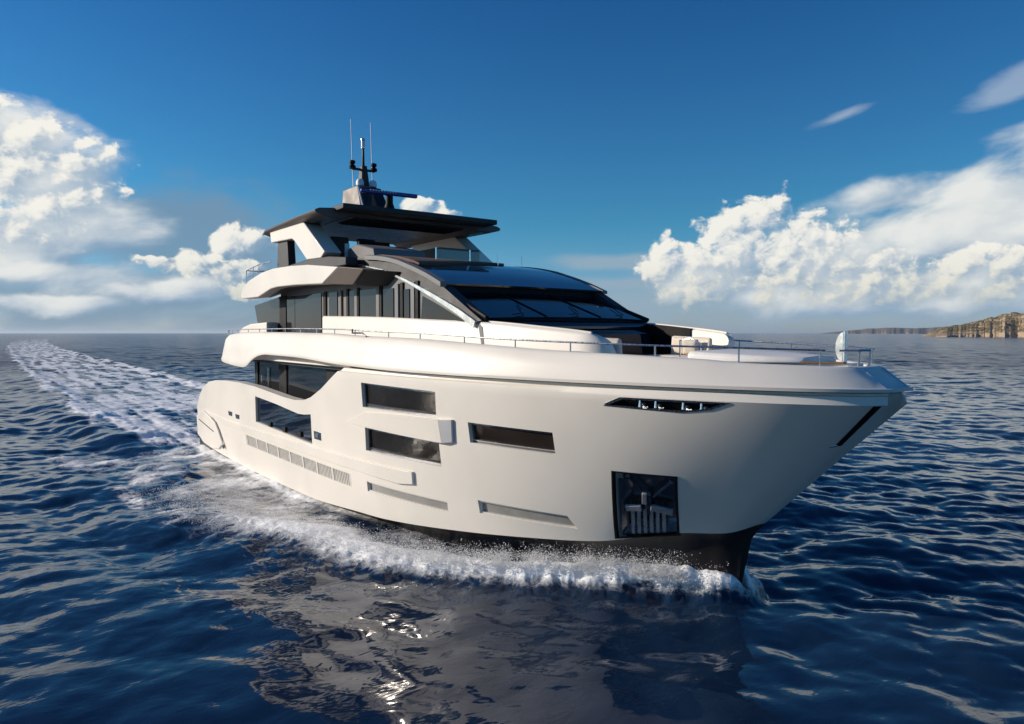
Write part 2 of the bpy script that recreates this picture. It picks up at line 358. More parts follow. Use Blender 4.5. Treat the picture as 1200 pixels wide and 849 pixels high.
for k, (tp, bt) in WINDOWS.items():
    q = hull_block(tp, bt, .4, -.14); wc.add(q.v, q.f)
for k, (tp, bt) in LOWWIN.items():
    q = hull_block(tp, bt, .4, -.10, n=40); wc.add(q.v, q.f)
for (tp, bt), d in ((HEADL, -.14), (POCKET, -.30)):
    q = hull_block(tp, bt, .5, d, n=30, m=10); wc.add(q.v, q.f)
q = hull_block(*BULWIN, .4, -.6, n=40); wc.add(q.v, q.f)
cut(hull, cuts+[wc])

# bottom paint and forefoot
rings = []
for u in U:
    x, b, z = [float(a) for a in hpt(u, 0)]
    st = [(x-.012, b-.02, z-.002)]
    f = float(np.clip((u-.9)/.1, 0, 1))**3
    for dz, kx, kb in ((.10, .22, .88), (.30, .40, .76), (.9, .52, .58), (1.5, .60, .40)):
        st.append((x-kx*f, max(.03, b*(kb if u > .85 else kb+(1-kb)*(.85-u)/.85)-.02), z-dz*(1+.9*f)))
    rings.append([(x, -b, z) for x, b, z in st]+[(x, b, z) for x, b, z in st[::-1]])
MB().loft(rings).build('hull_bottom', M['hullred'], Y)

# upper bulwark band around the whole upper deck
XT = np.unique(np.r_[np.linspace(-21, -19, 14), np.linspace(-19, -17.6, 8), np.linspace(-17.6, -14.5, 26), np.linspace(-14.5, -9, 14), np.linspace(-9, 0, 30), np.linspace(0, 2.84, 30)])
UB = (XT+21)/23.84
def zbul_top(x): return pchip([-21, -20.75, -20.3, -19.4, -18, -16, -11, -8.6, -6.15, -3.76, -2, -.8, .55, 1.03, 2.4], [3.93, 4.2, 4.4, 4.56, 4.62, 4.63, 4.60, 4.53, 4.48, 4.37, 4.28, 4.24, 4.18, 4.14, 4.09], x)
def zbul_bot(x): return pchip([-21, -20.4, -17.5, -17.1, -16.4, -15.7, -15, -12.6, -9.5, -6, 3], [3.62, 3.55, 3.43, 3.48, 3.72, 3.87, 3.92, 3.91, 3.81, 3.75, 3.74], x)
def bk(x):
    u = (np.asarray(x, float)-XA)/(2.78-XA); return bhull(np.clip(u, 0, 1), 1.0)
def btop(x):
    w = np.clip((np.asarray(x, float)+10.2)/12.6, 0, 1); return .30+3.10*(1-w**2.3)**.65
rings = []
for side in (-1, 1):
    rr = []
    for u in UB:
        xb = -21+23.84*u; xt = -21+23.40*u
        sb = float(bk(xb))+.06; stp = float(btop(xt)); zt = float(zbul_top(xt)); zb = float(zbul_bot(xb))
        k = float(np.clip((u-.9)/.1, 0, 1)); th = .24
        if xb < -19.5:
            sh = ((-19.5-xb)/1.5)**2*.25; sb -= sh; stp -= sh
        ins = max(.02, stp-th); xi = xt-.15*k
        rr.append([(xb, side*sb, zb), (xb, side*(sb+.012), zb+.05), (xt*.15+xb*.85, side*(sb*.85+stp*.15+.014), zb*.85+zt*.15), (xt*.5+xb*.5, side*(sb*.5+stp*.5+.022), zb*.5+zt*.5), (xt*.9+xb*.1, side*(stp*.9+sb*.1+.008), zt-.06), (xt, side*(stp-.02), zt-.012), (xt-.02*k, side*max(.03, stp-.06), zt),
                   (xi, side*(ins+.03), zt), (xi-.01, side*ins, zt-.03), (xi-.05, side*max(.02, ins-.02), 3.70), (xb-.1*k, side*max(.02, sb-.15), max(3.70, zb)+.004)])
    rings += rr if side < 0 else rr[::-1]
bul = MB().loft(rings).build('bulwark', M['white'], Y, smooth=40)
# thin chrome tubes stand in for the highlight on the bow facet edges
for s in (-1, 1):
    MB().tube([(2.40, s*.29, 4.075), (2.60, s*.30, 3.93), (2.845, s*.33, 3.745)], .012, 6).build('bow_edge_highlight', M['chrome'], Y)
# dark rebates along both edges of the flat stem
for sd_ in (-1, 1):
    g0 = [[float(a) for a in hpt(.9968, v)] for v in (.995, .85, .70)]; g1 = [[float(a) for a in hpt(.9990, v)] for v in (.995, .85, .70)]
    hull_block([(p[0], p[2]) for p in g0], [(p[0], p[2]) for p in g1], .002, .012, 16, 3, side=sd_).build('stem_groove', M['black'], Y)
    q = [[float(a) for a in hpt(.9958, v)] for v in (.695, .71)]
    MB().tube([(q[0][0]-.03, sd_*(q[0][1]+.012), q[0][2]), (q[1][0]+.05, sd_*(q[1][1]-.03), q[1][2])], .016, 8).build('stem_trim', M['silver'], Y)

# decks
def plan_poly(xs, hw): return [(x, -h) for x, h in zip(xs, hw)]+[(x, h) for x, h in zip(xs[::-1], hw[::-1])]
xs = np.r_[np.linspace(-20.9, -9, 12), np.linspace(-8, 2.3, 24)]
MB().slab(plan_poly(xs, np.maximum(.1, np.array([min(float(btop(x)), float(bk(x)))-.2 for x in xs]))), 3.705, 3.79).build('upper_deck', M['whitein'], Y)
MB().slab([(-22.9, -3.1), (-9.1, -3.1), (-9.1, 3.1), (-22.9, 3.1)], 1.604, 1.64).build('main_deck', M['teak'], Y)
MB().slab([(-20.7, -3.0), (-9.2, -3.0), (-9.2, 3.0), (-20.7, 3.0)], 3.60, 3.70).build('deck_ceiling', M['anthr'], Y)

# topside windows
for k, (tp, bt) in WINDOWS.items():
    w = hull_block(tp, bt, -.139, -.115).build('window', M['glass'], Y)
    hull_ring(tp, bt, .05, -.114, -.085).build('frame', M['steeld'], w)
    T = np.array(tp); Bm = np.array(bt); lo = Bm*.86+T*.14
    if k != 'c': hull_block(lo, Bm*.93+T*.07, -.114, -.09).build('sill', M['anthr'], w)
    else: hull_block(lo, Bm*.9+T*.1, -.114, -.08).build('sill', M['silver'], w)
w = hull_block(*BULWIN, -.12, -.08, n=40).build('bulwark_window', M['glassb'], Y)
w['label'] = 'glazed bulwark panel of the main side deck'
for x in (-15.25, -13.9, -12.6): MB().box((x, -(3.45-.11), 1.66), (.22, .10, .16)).build('glass_clamp', M['black'], w)
# lower ports
for k, (tp, bt) in LOWWIN.items():
    if k == 'v':
        w = hull_block(tp, bt, -.099, -.09, n=40).build('vent', M['panelg'], Y)
        mb = MB(); T = curve(tp, 90); Bt = curve(bt, 90)
        for i in range(89):
            a, b = T[i], Bt[i]
            d = (T[i+1]-T[i])*(.45 if i % 11 else .95); d2 = (Bt[i+1]-Bt[i])*(.45 if i % 11 else .95)
            q = hull_block([a, a+d], [b, b+d2], -.088, -.03 if i % 11 else -.012, 2, 3); mb.add(q.v, q.f)
        mb.build('louver', M['grille'], w)
    else:
        w = hull_block(tp, bt, -.099, -.08, n=40).build('window', M['slotg'], Y); w['label'] = 'low grey slot window near the waterline'
        hull_ring(tp, bt, .03, -.079, -.03, 30).build('frame', M['grille'], w)

# protruding ledge between the stacked windows
wedge = lambda t: .005+.095*np.clip(t*1.05, 0, 1)
hull_block([(-9.20, 2.36), (-8.02, 2.71), (-6.8, 2.76), (-5.0, 2.80)], [(-9.20, 2.345), (-8.0, 2.335), (-6.8, 2.32), (-5.0, 2.305)], -.02, wedge, 36, 5).build('side_ledge', M['white'], Y, bevel=.012)
hull_block([(-4.99, 2.80), (-4.64, 2.825)], [(-4.99, 2.305), (-4.72, 2.345)], -.02, lambda t: .102-.045*t, 4, 5).build('ledge_cap', M['capgrey'], Y, bevel=.006)['label'] = 'pale grey end cap of the side ledge'
# long strake along the lower topside
hull_block([(-23.3, 1.46), (-20.2, 1.36), (-16.6, 1.37), (-6.23, 1.51)], [(-23.3, 1.30), (-20.0, 1.17), (-16.6, 1.15), (-9.04, 1.19), (-6.8, 1.15), (-6.26, 1.22)], -.02, lambda t: .025+.035*t, 60, 5).build('strake', M['white'], Y, bevel=.012)
# stern quarter
hull_block([(-24.59, 1.12), (-23.5, 1.42), (-23.0, 1.36), (-21.6, 1.08), (-20.9, .60)], [(-24.59, .32), (-23.4, .06), (-22.4, 0), (-21.3, .10), (-20.8, .35)], -.02, .055, 30, 6).build('stern_sponson', M['white'], Y, bevel=.02)
hull_block([(-24.2, 1.02), (-21.9, .74)], [(-24.2, .98), (-21.9, .70)], .054, .060, 12, 2).build('sponson_slot', M['black'], Y)
fr = [(-23.3, 1.40), (-22.4, 1.27), (-21.6, 1.10), (-21.2, .85), (-20.55, .30)]
MB().tube([(x, -(float(hb(x, z))+.06), z) for x, z in fr], .04, 10).build('sponson_rail', M['white'], Y)
MB().tube([(-20.58, -3.42, .34), (-20.5, -3.43, .24)], .045, 10).build('rail_end', M['steeld'], Y)
for x, z in ((-19.55, 1.63), (-18.65, 1.60)):
    hull_block([(x-.25, z+.09), (x+.25, z+.09)], [(x-.2, z-.07), (x+.2, z-.07)], .0, .012, 3, 3).build('fairlead', M['steeld'], Y, bevel=.004)
q = hull_block([(-11.34, 1.90), (-10.84, 1.90)], [(-11.32, 1.68), (-10.84, 1.68)], .0, .012, 3, 3).build('filler_plate', M['steeld'], Y, bevel=.004)
hull_block([(-11.20, 1.84), (-11.0, 1.84)], [(-11.20, 1.74), (-11.0, 1.74)], .012, .024, 3, 3).build('handle', M['chrome'], q)
# swim platform behind
MB().slab([(-26.2, -2.9), (-24.5, -3.1), (-24.5, 3.1), (-26.2, 2.9)], .05, .30).build('swim_platform', M['whitein'], Y, bevel=.03)

# bow lamp slot
tray = hull_block(*HEADL, -.139, -.13, n=30).build('lamp_tray', M['black'], Y)
hull_block([(-.95, 3.40), (-.62, 3.537), (.44, 3.537), (1.06, 3.535)], [(-.88, 3.39), (-.59, 3.502), (.44, 3.502), (.96, 3.505)], -.06, .016, 30, 2).build('frame', M['steel'], tray)
hull_block([(-.94, 3.39), (.32, 3.358), (.71, 3.418), (1.03, 3.535)], [(-.97, 3.37), (.32, 3.33), (.75, 3.395), (1.06, 3.525)], -.06, .016, 30, 2).build('frame', M['steel'], tray)
for x in (-.38, -.12, .31, .58):
    z = 3.445; b = float(hb(x, z)); u_, v_ = huv(x, z); dx = .02
    ny = (float(hb(x+dx, z))-float(hb(x-dx, z)))/(2*dx); a = math.atan2(1, -ny)
    mb = MB(); c = Vector((x, -(b-.10), z)); d = Vector((math.cos(a)*1.0, -math.sin(a), 0)).normalized()
    mb.tube([c+Vector((0, 0, -.065)), c+Vector((0, 0, .065))], .030, 12, .018)
    l = mb.build('lamp', M['chrome'], Y); l['label'] = 'upright chrome lamp in the dark bow slot'
    MB().lathe((c.x+.085, c.y, c.z-.02), [(.01, -.03), (.034, -.02), (.036, .02), (.01, .035)], 12).build('lens', M['lens'], l)
    MB().tube([c+Vector((.05, .02, -.06)), c+Vector((.16, .02, -.055))], .012, 8).build('bracket', M['chrome'], l)

# anchor pocket
T, Bt = np.array(POCKET[0]), np.array(POCKET[1])
liner = hull_block(T, Bt, -.299, -.285, n=16, m=12).build('anchor_pocket', M['steeld'], Y)
hull_ring(T, Bt, .028, -.06, .012, 20).build('rim', M['black'], liner)
def pk(a, b, o):           # a across, b down the pocket, o offset from the skin
    p = (T[0]*(1-a)+T[1]*a)*(1-b)+(Bt[0]*(1-a)+Bt[1]*a)*b; return Vector((p[0], -(float(hb(p[0], p[1]))+o), p[1]))
def plank(a0, b0, a1, b1, w, o, th=.05):
    p, q = pk(a0, b0, o), pk(a1, b1, o); d = (q-p).normalized(); n = (pk(.6, .5, o)-pk(.4, .5, o)).cross(pk(.5, .6, o)-pk(.5, .4, o)).normalized(); s = d.cross(n).normalized()*w/2; n = n*th/2
    return MB().hexa([p-s-n, p+s-n, q+s-n, q-s-n, p-s+n, p+s+n, q+s+n, q-s+n])
cheek = MB()
for a0, a1 in ((.06, .15), (.94, .85)):
    cheek.hexa([pk(a0, .10, -.08), pk(a1, .14, -.28), pk(a1, .80, -.28), pk(a0, .93, -.08), pk(a0+.02, .10, -.08), pk(a1+.02, .14, -.27), pk(a1+.02, .80, -.27), pk(a0+.02, .93, -.08)])
cheek.build('cheek_plate', M['steeld'], liner)
MB().hexa([pk(.08, .93, -.08), pk(.92, .93, -.08), pk(.85, .72, -.27), pk(.15, .72, -.27), pk(.08, .95, -.08), pk(.92, .95, -.08), pk(.85, .74, -.28), pk(.15, .74, -.28)]).build('floor_plate', M['steel'], liner)
sl = MB()
for k in range(6):
    a = .27+.095*k; q = plank(a, .56, a-.02, .93, .062, -.09, .05); sl.add(q.v, q.f)
sl.build('rubbing_bars', M['anchor'], liner)
anchor = plank(.50, .30, .50, .62, .10, -.12, .10).build('anchor', M['steeld'], Y, bevel=.012)
plank(.485, .30, .478, .46, .085, -.05, .05).build('shackle', M['anchor'], anchor, bevel=.01)
plank(.17, .53, .42, .53, .125, -.07, .06).build('fluke', M['anchor'], anchor, bevel=.012)
plank(.56, .52, .88, .60, .125, -.07, .06).build('fluke', M['anchor'], anchor, bevel=.012)
plank(.18, .08, .47, .35, .035, -.14, .03).build('brace', M['steeld'], anchor)
plank(.84, .12, .58, .36, .035, -.10, .03).build('brace', M['chrome'], anchor)
plank(.16, .075, .23, .055, .04, -.10, .03).build('lug', M['chrome'], anchor)
plank(.82, .10, .88, .13, .04, -.10, .03).build('lug', M['chrome'], anchor)

# main deck saloon behind the side opening
sal = MB().box((-13.9, 0, 2.62), (9.8, 5.4, 1.95)).build('saloon', M['glassg'], Y)
for x0, x1 in ((-18.82, -18.5), (-16.2, -15.5), (-12.1, -9.0)):
    MB().box(((x0+x1)/2, -2.71, 2.63), (x1-x0, .06, 1.96)).build('pillar', M['black'], sal)
MB().tube([(-17.3, -2.74, 1.9), (-17.3, -2.74, 3.4)], .02, 8).build('door_edge', M['steel'], sal)
MB().tube([(-17.95, -2.76, 2.3), (-17.95, -2.76, 3.1)], .016, 8).build('door_handle', M['chrome'], sal)

# deckhouse: dark body whose roof line follows the long arc
ARC = [(-11.4, 6.57), (-11.12, 6.54), (-10.13, 6.42), (-8.87, 6.22), (-7.6, 5.88), (-6.32, 5.48), (-5.24, 5.10), (-4.62, 4.84)]
AX = curve(ARC, 30)
body = [(-16.7, 3.8), (-16.7, 6.2), (-12.5, 6.5)]+[tuple(p) for p in AX]+[(-4.45, 4.72), (-4.3, 3.8)]
dh = MB().prism(body, -2.48, 2.48).build('deckhouse', M['grey'], Y, smooth=25)
def pane(poly, y=-2.484, th=.02, name='side_window', m='glassg', par=None):
    return MB().prism(poly, y-th, y).build(name, M[m], par or Y)
for x0, x1, zt in ((-16.05, -15.3, 5.80), (-15.26, -13.05, 5.80), (-12.45, -11.85, 5.78), (-11.02, -10.68, 5.76), (-10.3, -9.32, 5.75), (-8.92, -8.36, 5.72), (-7.80, -7.54, 5.66)):
    pane([(x0, 3.85 if x0 < -13.5 else 4.6), (x1, 3.85 if x0 < -13.5 else 4.6), (x1, zt), (x0, zt)], par=dh)
tri = [(-7.02, 4.6), (-5.0, 4.6)]+[(x, z-.20) for x, z in AX[::-1] if -7.0 < x < -5.05]
pane(tri, par=dh)
for x in (-16.4, -12.72, -11.1, -10.42, -9.05, -7.9, -7.14):
    w_ = .62 if x == -16.4 else .13
    MB().box((x, -2.50, 5.0 if x > -13.5 else 4.85), (w_, .05, 1.66 if x > -13.5 else 1.98)).build('mullion', M['black'], dh)
for x in (-12.85, -11.55, -10.53, -9.19, -8.14, -7.33):
    MB().box((x, -2.506, 5.02), (.16 if x > -11.4 else .10, .055, 1.58)).build('post', M['taupe'] if x < -11.4 else M['grey'], dh)
rg = []
for i, (x, z) in enumerate(AX):
    f = i/29; wd = .035+.11*max(0, f-.35)/.65
    a = AX[min(i+1, 29)]-AX[max(i-1, 0)]; a = a/np.hypot(*a); n = np.array([a[1], -a[0]])
    if n[1] > 0: n = -n
    o = np.array([x, z])-n*.01; p = np.array([x, z])+n*wd
    rg.append([(o[0], -2.55, o[1]), (p[0], -2.55, p[1]), (p[0], -2.45, p[1]), (o[0], -2.45, o[1])])
MB().loft(rg).build('arch_trim', M['silver'], Y, bevel=.01)
# windscreen laid on the sloping front
t0, t1 = Vector((-6.35, 2.22, 5.53)), Vector((-4.42, 2.40, 4.86))
def wpt(f, y, o): 
    p = t0.lerp(t1, f); b = .04*(1-(y)**2)
    return (p.x+o*.4+b*.4, y*p.y, p.z+o*.9+b)
ws = MB(); G = []
for i in range(13):
    y = -1+i/6; G.append([wpt(0, y, .06), wpt(.33, y, .06), wpt(.66, y, .06), wpt(1, y, .06), wpt(1, y, -.1), wpt(0, y, -.1)])
wsb = ws.loft(G).build('windscreen', M['glassw'], Y)
for yy in (-.36, .32):
    MB().tube([wpt(.05, yy-.03, .07), wpt(.5, yy, .072), wpt(.98, yy+.03, .07)], .014, 6).build('divider', M['black'], wsb)
for y0 in (-.55, .12, .72):
    MB().tube([wpt(.97, y0-.18, .10), wpt(.90, y0, .095), wpt(.55, y0+.12, .09)], .010, 6).build('wiper', M['black'], wsb)
for s in (-1, 1):
    MB().tube([wpt(0, s*1.0, .06), wpt(.5, s*1.0, .06), wpt(1, s*1.0, .06)], .05, 8).build('side_frame', M['black'], wsb)
MB().prism([(-4.5, 4.84), (-4.36, 4.84), (-4.28, 4.77), (-4.28, 4.68), (-4.5, 4.68)], -2.42, 2.42).build('windscreen_sill', M['roof'], Y, bevel=.02)
MB().prism([(-4.5, 4.69), (-4.15, 4.66), (-3.9, 4.60), (-3.9, 3.8), (-4.5, 3.8)], -2.0, 2.0).build('front_shelf', M['roof'], Y, bevel=.02)
# brow: glossy roof in front of the flybridge
BR = curve([(-9.7, 6.60), (-8.63, 6.46), (-8.03, 6.34), (-7.2, 6.11), (-6.6, 5.92), (-6.05, 5.715)], 16)
G = []
for i in range(21):
    y = -1+i/10; cr = .035*(1-y*y)
    top = [(x-.0*y, y*2.46, z+cr*min(1, .30+(k/15 < .85)*.7*(1-k/15/1.2))) for k, (x, z) in enumerate(BR)]
    G.append(top+[(-6.06, y*2.46, 5.675+cr*.25), (-6.12, y*2.43, 5.655+cr*.2), (-6.4, y*2.40, 5.64), (-9.7, y*2.40, 5.64)])
MB().loft(G).build('brow', M['roof'], Y, smooth=30)
MB().prism([(-6.4, 5.66), (-6.14, 5.66), (-6.08, 5.43), (-6.12, 5.41), (-6.4, 5.41)], -2.34, 2.34).build('brow_shadow_band', M['black'], Y)  # black block stands in for the shadow band under the brow
for s in (-1, 1):
    rg = []
    for x, z in curve([(-9.9, 6.63), (-9.2, 6.56), (-8.63, 6.48), (-8.03, 6.36), (-7.2, 6.13), (-6.6, 5.94), (-5.99, 5.71)], 18):
        e_ = .035 if s > 0 else 0
        rg.append([(x, s*2.56, z+.03-e_), (x, s*2.40, z+.05-e_*1.3), (x, s*2.40, z-.08), (x, s*2.56, z-.085)])
    MB().loft(rg).build('brow_trim', M['grey'], Y, bevel=.008)
    # dark shoulder panel between arch and brow
    lo = curve(ARC, 20); hi = curve([(-10.6, 6.66), (-9.7, 6.58), (-8.63, 6.42), (-8.03, 6.30), (-7.2, 6.07), (-6.6, 5.88), (-6.05, 5.65), (-4.50, 4.86)], 20)
    G = [[(a[0], s*2.485, a[1]), (b[0], s*2.47, b[1]), (b[0], s*2.2, b[1]), (a[0], s*2.2, a[1]-.05)] for a, b in zip(lo, hi)]
    MB().loft(G).build('shoulder_panel', M['anthr'], Y)

# white coaming around the lounge and along the deckhouse
def coam_s(x): return float(min(2.74, 2.66-.075*max(0, x+7.0)-.045*max(0, x+4.2)**1.6))
def coam_z(x): return float(pchip([-12.56, -9, -7.16, -4.41, -2.6, -1.75, -1.5, -1.38], [5.09, 5.0, 4.93, 4.81, 4.67, 4.585, 4.47, 4.1], x))
for s in (-1, 1):
    rg = []
    for x in np.r_[np.linspace(-12.56, -2, 24), np.linspace(-1.9, -1.38, 12)]:
        w = coam_s(x); z = coam_z(x); e = max(0, (x+2.0)/.62); w -= .22*e**3; th = .20
        rg.append([(x, s*(w+.02), 3.78), (x, s*w, z-.05), (x, s*(w-.015), z-.006), (x, s*(w-.04), z+.012), (x, s*(w-.07), z+.002), (x, s*(w-th), z), (x, s*(w-th-.02), z-.03), (x, s*(w-th-.02), 3.78)])
    MB().loft(rg).build('coaming', M['white'], Y, bevel=.0, smooth=50)
    rg = []
    for x in np.linspace(-4.3, -2.75, 10):
        w = coam_s(x)-.20; z = coam_z(x)
        rg.append([(x, s*(w+.03), z+.004), (x, s*(w+.03), z+.016), (x, s*(w-.06), z+.016), (x, s*(w-.06), 3.82), (x, s*(w-.03), 3.82), (x, s*(w-.03), z+.004)])
    MB().loft(rg).build('lounge_lining', M['black'], Y)
    MB().tube([(x, s*(coam_s(x)-.12), coam_z(x)+.022) for x in np.linspace(-4.6, -1.72, 16)], .022, 8).build('coaming_cap', M['white'], Y)
    # coaming of the upper aft deck
    MB().prism([(-20.2, 3.8), (-20.2, 4.55), (-19.6, 4.80), (-18.6, 4.93), (-16.78, 4.97), (-16.78, 3.8)], s*2.95, s*2.55).build('aft_coaming', M['white'], Y, bevel=.05, seg=3)
    MB().prism([(-19.62, 5.62), (-19.1, 4.6), (-16.72, 4.6), (-16.72, 5.85)], s*2.47, s*2.42).build('wind_screen', M['glassg'], Y)

# flybridge deck, wings
MB().slab([(-18.0, -2.9), (-10.6, -2.9), (-9.9, -2.44), (-9.0, -2.3), (-9.0, 2.3), (-9.9, 2.44), (-10.6, 2.9), (-18.0, 2.9)], 6.02, 6.24).build('fly_deck', M['taupe'], Y)
G = []
for y in np.linspace(-2.2, 1.25, 12):
    xf = -7.62-.36*(y+2.2); xx = np.linspace(-9.9, xf, 8); zz = np.interp(xx, BR[:, 0], BR[:, 1])+.045
    G.append([(x, y, z+.045) for x, z in zip(xx, zz)]+[(xf+.03, y, zz[-1]+.02)]+[(x, y, z-.03) for x, z in zip(xx[::-1], zz[::-1])])
MB().loft(G).build('fly_sunpad', M['brown'], Y)
WING = [(-18.42, 5.84), (-18.35, 6.02), (-18.17, 6.17), (-17.47, 6.39), (-16.16, 6.57), (-14.97, 6.63), (-13.44, 6.60), (-12.05, 6.53), (-9.85, 6.31), (-10.95, 5.93), (-13.09, 6.01), (-14.6, 6.03), (-15.2, 6.00), (-16.5, 5.79), (-18.08, 5.80)]
for s in (-1, 1):
    o = MB().prism(WING, s*3.32, s*2.95).build('fly_wing', M['white'], Y, bevel=.03, seg=3)
    MB().prism([(-18.0, 5.86), (-15.9, 6.0), (-15.0, 6.04), (-11.0, 5.98), (-11.0, 6.2), (-18.0, 6.1)], s*2.945, s*2.4).build('wing_soffit', M['taupe'], Y)
    a = [(-9.82, 6.315), (-8.75, 6.19), (-9.45, 5.83), (-10.98, 5.93)]
    MB().hexa([(a[0][0], s*3.30, a[0][1]), (a[1][0], s*3.12, a[1][1]), (a[2][0], s*3.10, a[2][1]), (a[3][0], s*3.30, a[3][1]), (a[0][0], s*2.4, a[0][1]), (a[1][0], s*2.4, a[1][1]), (a[2][0], s*2.4, a[2][1]), (a[3][0], s*2.4, a[3][1])]).build('wing_nose', M['taupe'], Y, bevel=.015)  # taupe puts the dim shade of the wing's forward face into the colour
    MB().hexa([(-8.73, s*3.08, 6.17), (-8.0, s*2.55, 6.10), (-8.7, s*2.55, 5.80), (-9.42, s*3.06, 5.82), (-8.73, s*2.4, 6.17), (-8.0, s*2.4, 6.10), (-8.7, s*2.4, 5.80), (-9.42, s*2.4, 5.82)]).build('wing_return', M['anthr'], Y, bevel=.015)
    # curved grey rail on top of the fly coaming
    MB().prism([(-16.2, 6.55), (-14.6, 6.72), (-13.0, 6.78), (-11.4, 6.74), (-10.2, 6.62), (-10.2, 6.4), (-16.2, 6.4)], s*2.95, s*2.60).build('fly_coaming', M['anthr'], Y, bevel=.03)
    # hardtop supports
    MB().prism([(-16.4, 7.98), (-13.5, 7.98), (-13.4, 7.95), (-11.72, 6.90), (-12.02, 6.74), (-13.10, 6.78), (-14.12, 7.44), (-14.35, 7.53), (-16.3, 7.60)], s*2.92, s*2.40).build('hardtop_strut', M['white'] if s < 0 else M['white'], Y, bevel=.025)
    MB().hexa([(-16.1, s*2.80, 6.55), (-14.95, s*2.80, 6.55), (-14.95, s*2.55, 6.55), (-16.1, s*2.55, 6.55), (-15.98, s*2.80, 7.61), (-15.1, s*2.80, 7.61), (-15.1, s*2.55, 7.61), (-15.98, s*2.55, 7.61)]).build('hardtop_post', M['anthr'], Y, bevel=.02)
    # fly wing tip rail
    f = Y
    MB().tube([(-18.1, s*3.2, 6.25), (-18.1, s*3.2, 6.78), (-16.9, s*3.1, 6.93), (-16.1, s*3.0, 6.95)], .016, 8).build('fly_rail', M['steel'], Y)
    MB().tube([(-18.1, s*3.2, 6.52), (-16.9, s*3.1, 6.70), (-16.1, s*3.0, 6.72)], .010, 6).build('fly_rail', M['steel'], Y)
    for x, z in ((-17.5, 6.84), (-16.9, 6.93)):
        MB().tube([(x, s*3.15, 6.4), (x, s*3.14, z)], .012, 6).build('stanchion', M['steel'], Y)
MB().tube([(-18.1, -3.2, 6.78), (-18.1, 3.2, 6.78)], .016, 8).build('fly_rail', M['steel'], Y)

# hardtop
HX = [(-17.05, .93, -.10), (-16.6, .95, -.03), (-14, .975, 0), (-11.72, 1.0, 0)]
rg = []
for x, k, dz in HX:
    half = [(3.17, 8.00, 0), (3.19, 8.06, 0), (3.05, 8.12, 0), (2.68, 8.15, 0), (2.2, 8.17, 0), (0, 8.19, 0)]
    low = [(0, 7.99), (2.12, 7.99), (2.28, 7.90), (2.85, 7.90), (3.13, 7.97)]
    ring = [(x, -a*k, z+dz) for a, z, _ in half]+[(x, a*k, z+dz) for a, z, _ in half[-2::-1]]+[(x, a*k, z+dz*.3) for a, z in low[::-1]]+[(x, -a*k, z+dz*.3) for a, z in low[1:]]
    rg.append(ring)
ht = MB().loft(rg).build('hardtop', M['taupe'], Y, smooth=20, bevel=.012)
MB().slab([(-16.5, -2.0), (-11.9, -2.08), (-11.9, 2.08), (-16.5, 2.0)], 7.965, 7.986).build('ceiling_panel', M['ceil'], ht)
for s in (-1, 1):
    MB().slab([(-16.4, s*2.36), (-11.8, s*2.42), (-11.8, s*2.80), (-16.4, s*2.72)], 7.882, 7.898).build('ceiling_panel', M['ceil'], ht)
MB().slab([(-13.15, -1.9), (-11.95, -1.9), (-11.95, 1.9), (-13.15, 1.9)], 7.945, 7.963).build('skylight', M['black'], ht)
mb = MB()
for k in range(9): mb.box((-13.05+.125*k, 0, 7.932), (.05, 3.7, .03), ry=.5)
mb.build('skylight_louver', M['anthr'], ht)
MB().slab([(-14.2, -2.52), (-11.1, -2.62), (-11.06, 0), (-11.1, 2.62), (-14.2, 2.52)], 8.06, 8.21).build('hardtop_visor', M['anthr'], ht, bevel=.02)

# mast and aerials
mast = MB().hexa([(-15.9, -.62, 8.15), (-14.4, -.45, 8.15), (-14.4, .45, 8.15), (-15.9, .62, 8.15), (-16.0, -.50, 9.55), (-15.1, -.36, 9.62), (-15.1, .36, 9.62), (-16.0, .50, 9.55)]).build('mast', M['taupe'], Y, bevel=.03)
MB().hexa([(-14.48, -.34, 8.62), (-14.06, -.05, 8.60), (-14.06, .30, 8.72), (-14.4, .42, 8.75), (-15.0, -.28, 9.56), (-14.7, -.05, 9.52), (-14.7, .32, 9.50), (-15.0, .34, 9.56)]).build('screen', M['glassg'], mast, bevel=.02)
MB().tube([(-15.0, -.37, 9.58), (-14.49, -.38, 8.60), (-14.03, -.05, 8.58), (-14.0, .32, 8.78)], .045, 8).build('screen_trim', M['silver'], mast)
MB().box((-14.30, .05, 8.36), (1.1, .8, .45), taper=.8).build('mast_foot', M['anthr'], mast, bevel=.03)
MB().hexa([(-15.6, -.16, 9.55), (-15.2, -.16, 9.55), (-15.2, .16, 9.55), (-15.6, .16, 9.55), (-15.5, -.09, 10.35), (-15.28, -.09, 10.35), (-15.28, .09, 10.35), (-15.5, .09, 10.35)]).build('tower', M['anthr'], mast, bevel=.02)
MB().tube([(-15.4, 0, 10.3), (-15.4, 0, 10.95)], .055, 10, .04).build('pole', M['anthr'], mast)
MB().tube([(-15.4, -.42, 10.22), (-15.4, .42, 10.22)], .045, 8).build('crossarm', M['anthr'], mast)
for s in (-1, 1):
    MB().lathe((-15.4, s*.40, 10.20), [(.02, 0), (.11, .02), (.12, .10), (.05, .16), (.10, .20), (.10, .28), (.02, .31)], 14).build('camera_pod', M['black'], mast)
    MB().lathe((-15.15, s*.24, 9.60), [(.02, 0), (.13, .02), (.14, .12), (.10, .22), (.02, .26)], 14).build('satellite_dome', M['pale'], mast)
    MB().tube([(-15.42, s*.365, 9.55), (-15.50, s*.366, 10.8), (-15.57, s*.368, 11.93)], .020, 8, .014).build('whip_antenna', M['pale'], mast)
lg = MB().lathe((-15.4, 0, 10.95), [(.07, 0), (.075, .06), (.06, .08), (.06, .25), (.075, .27), (.07, .33), (.02, .36)], 14).build('masthead_light', M['steel'], mast)
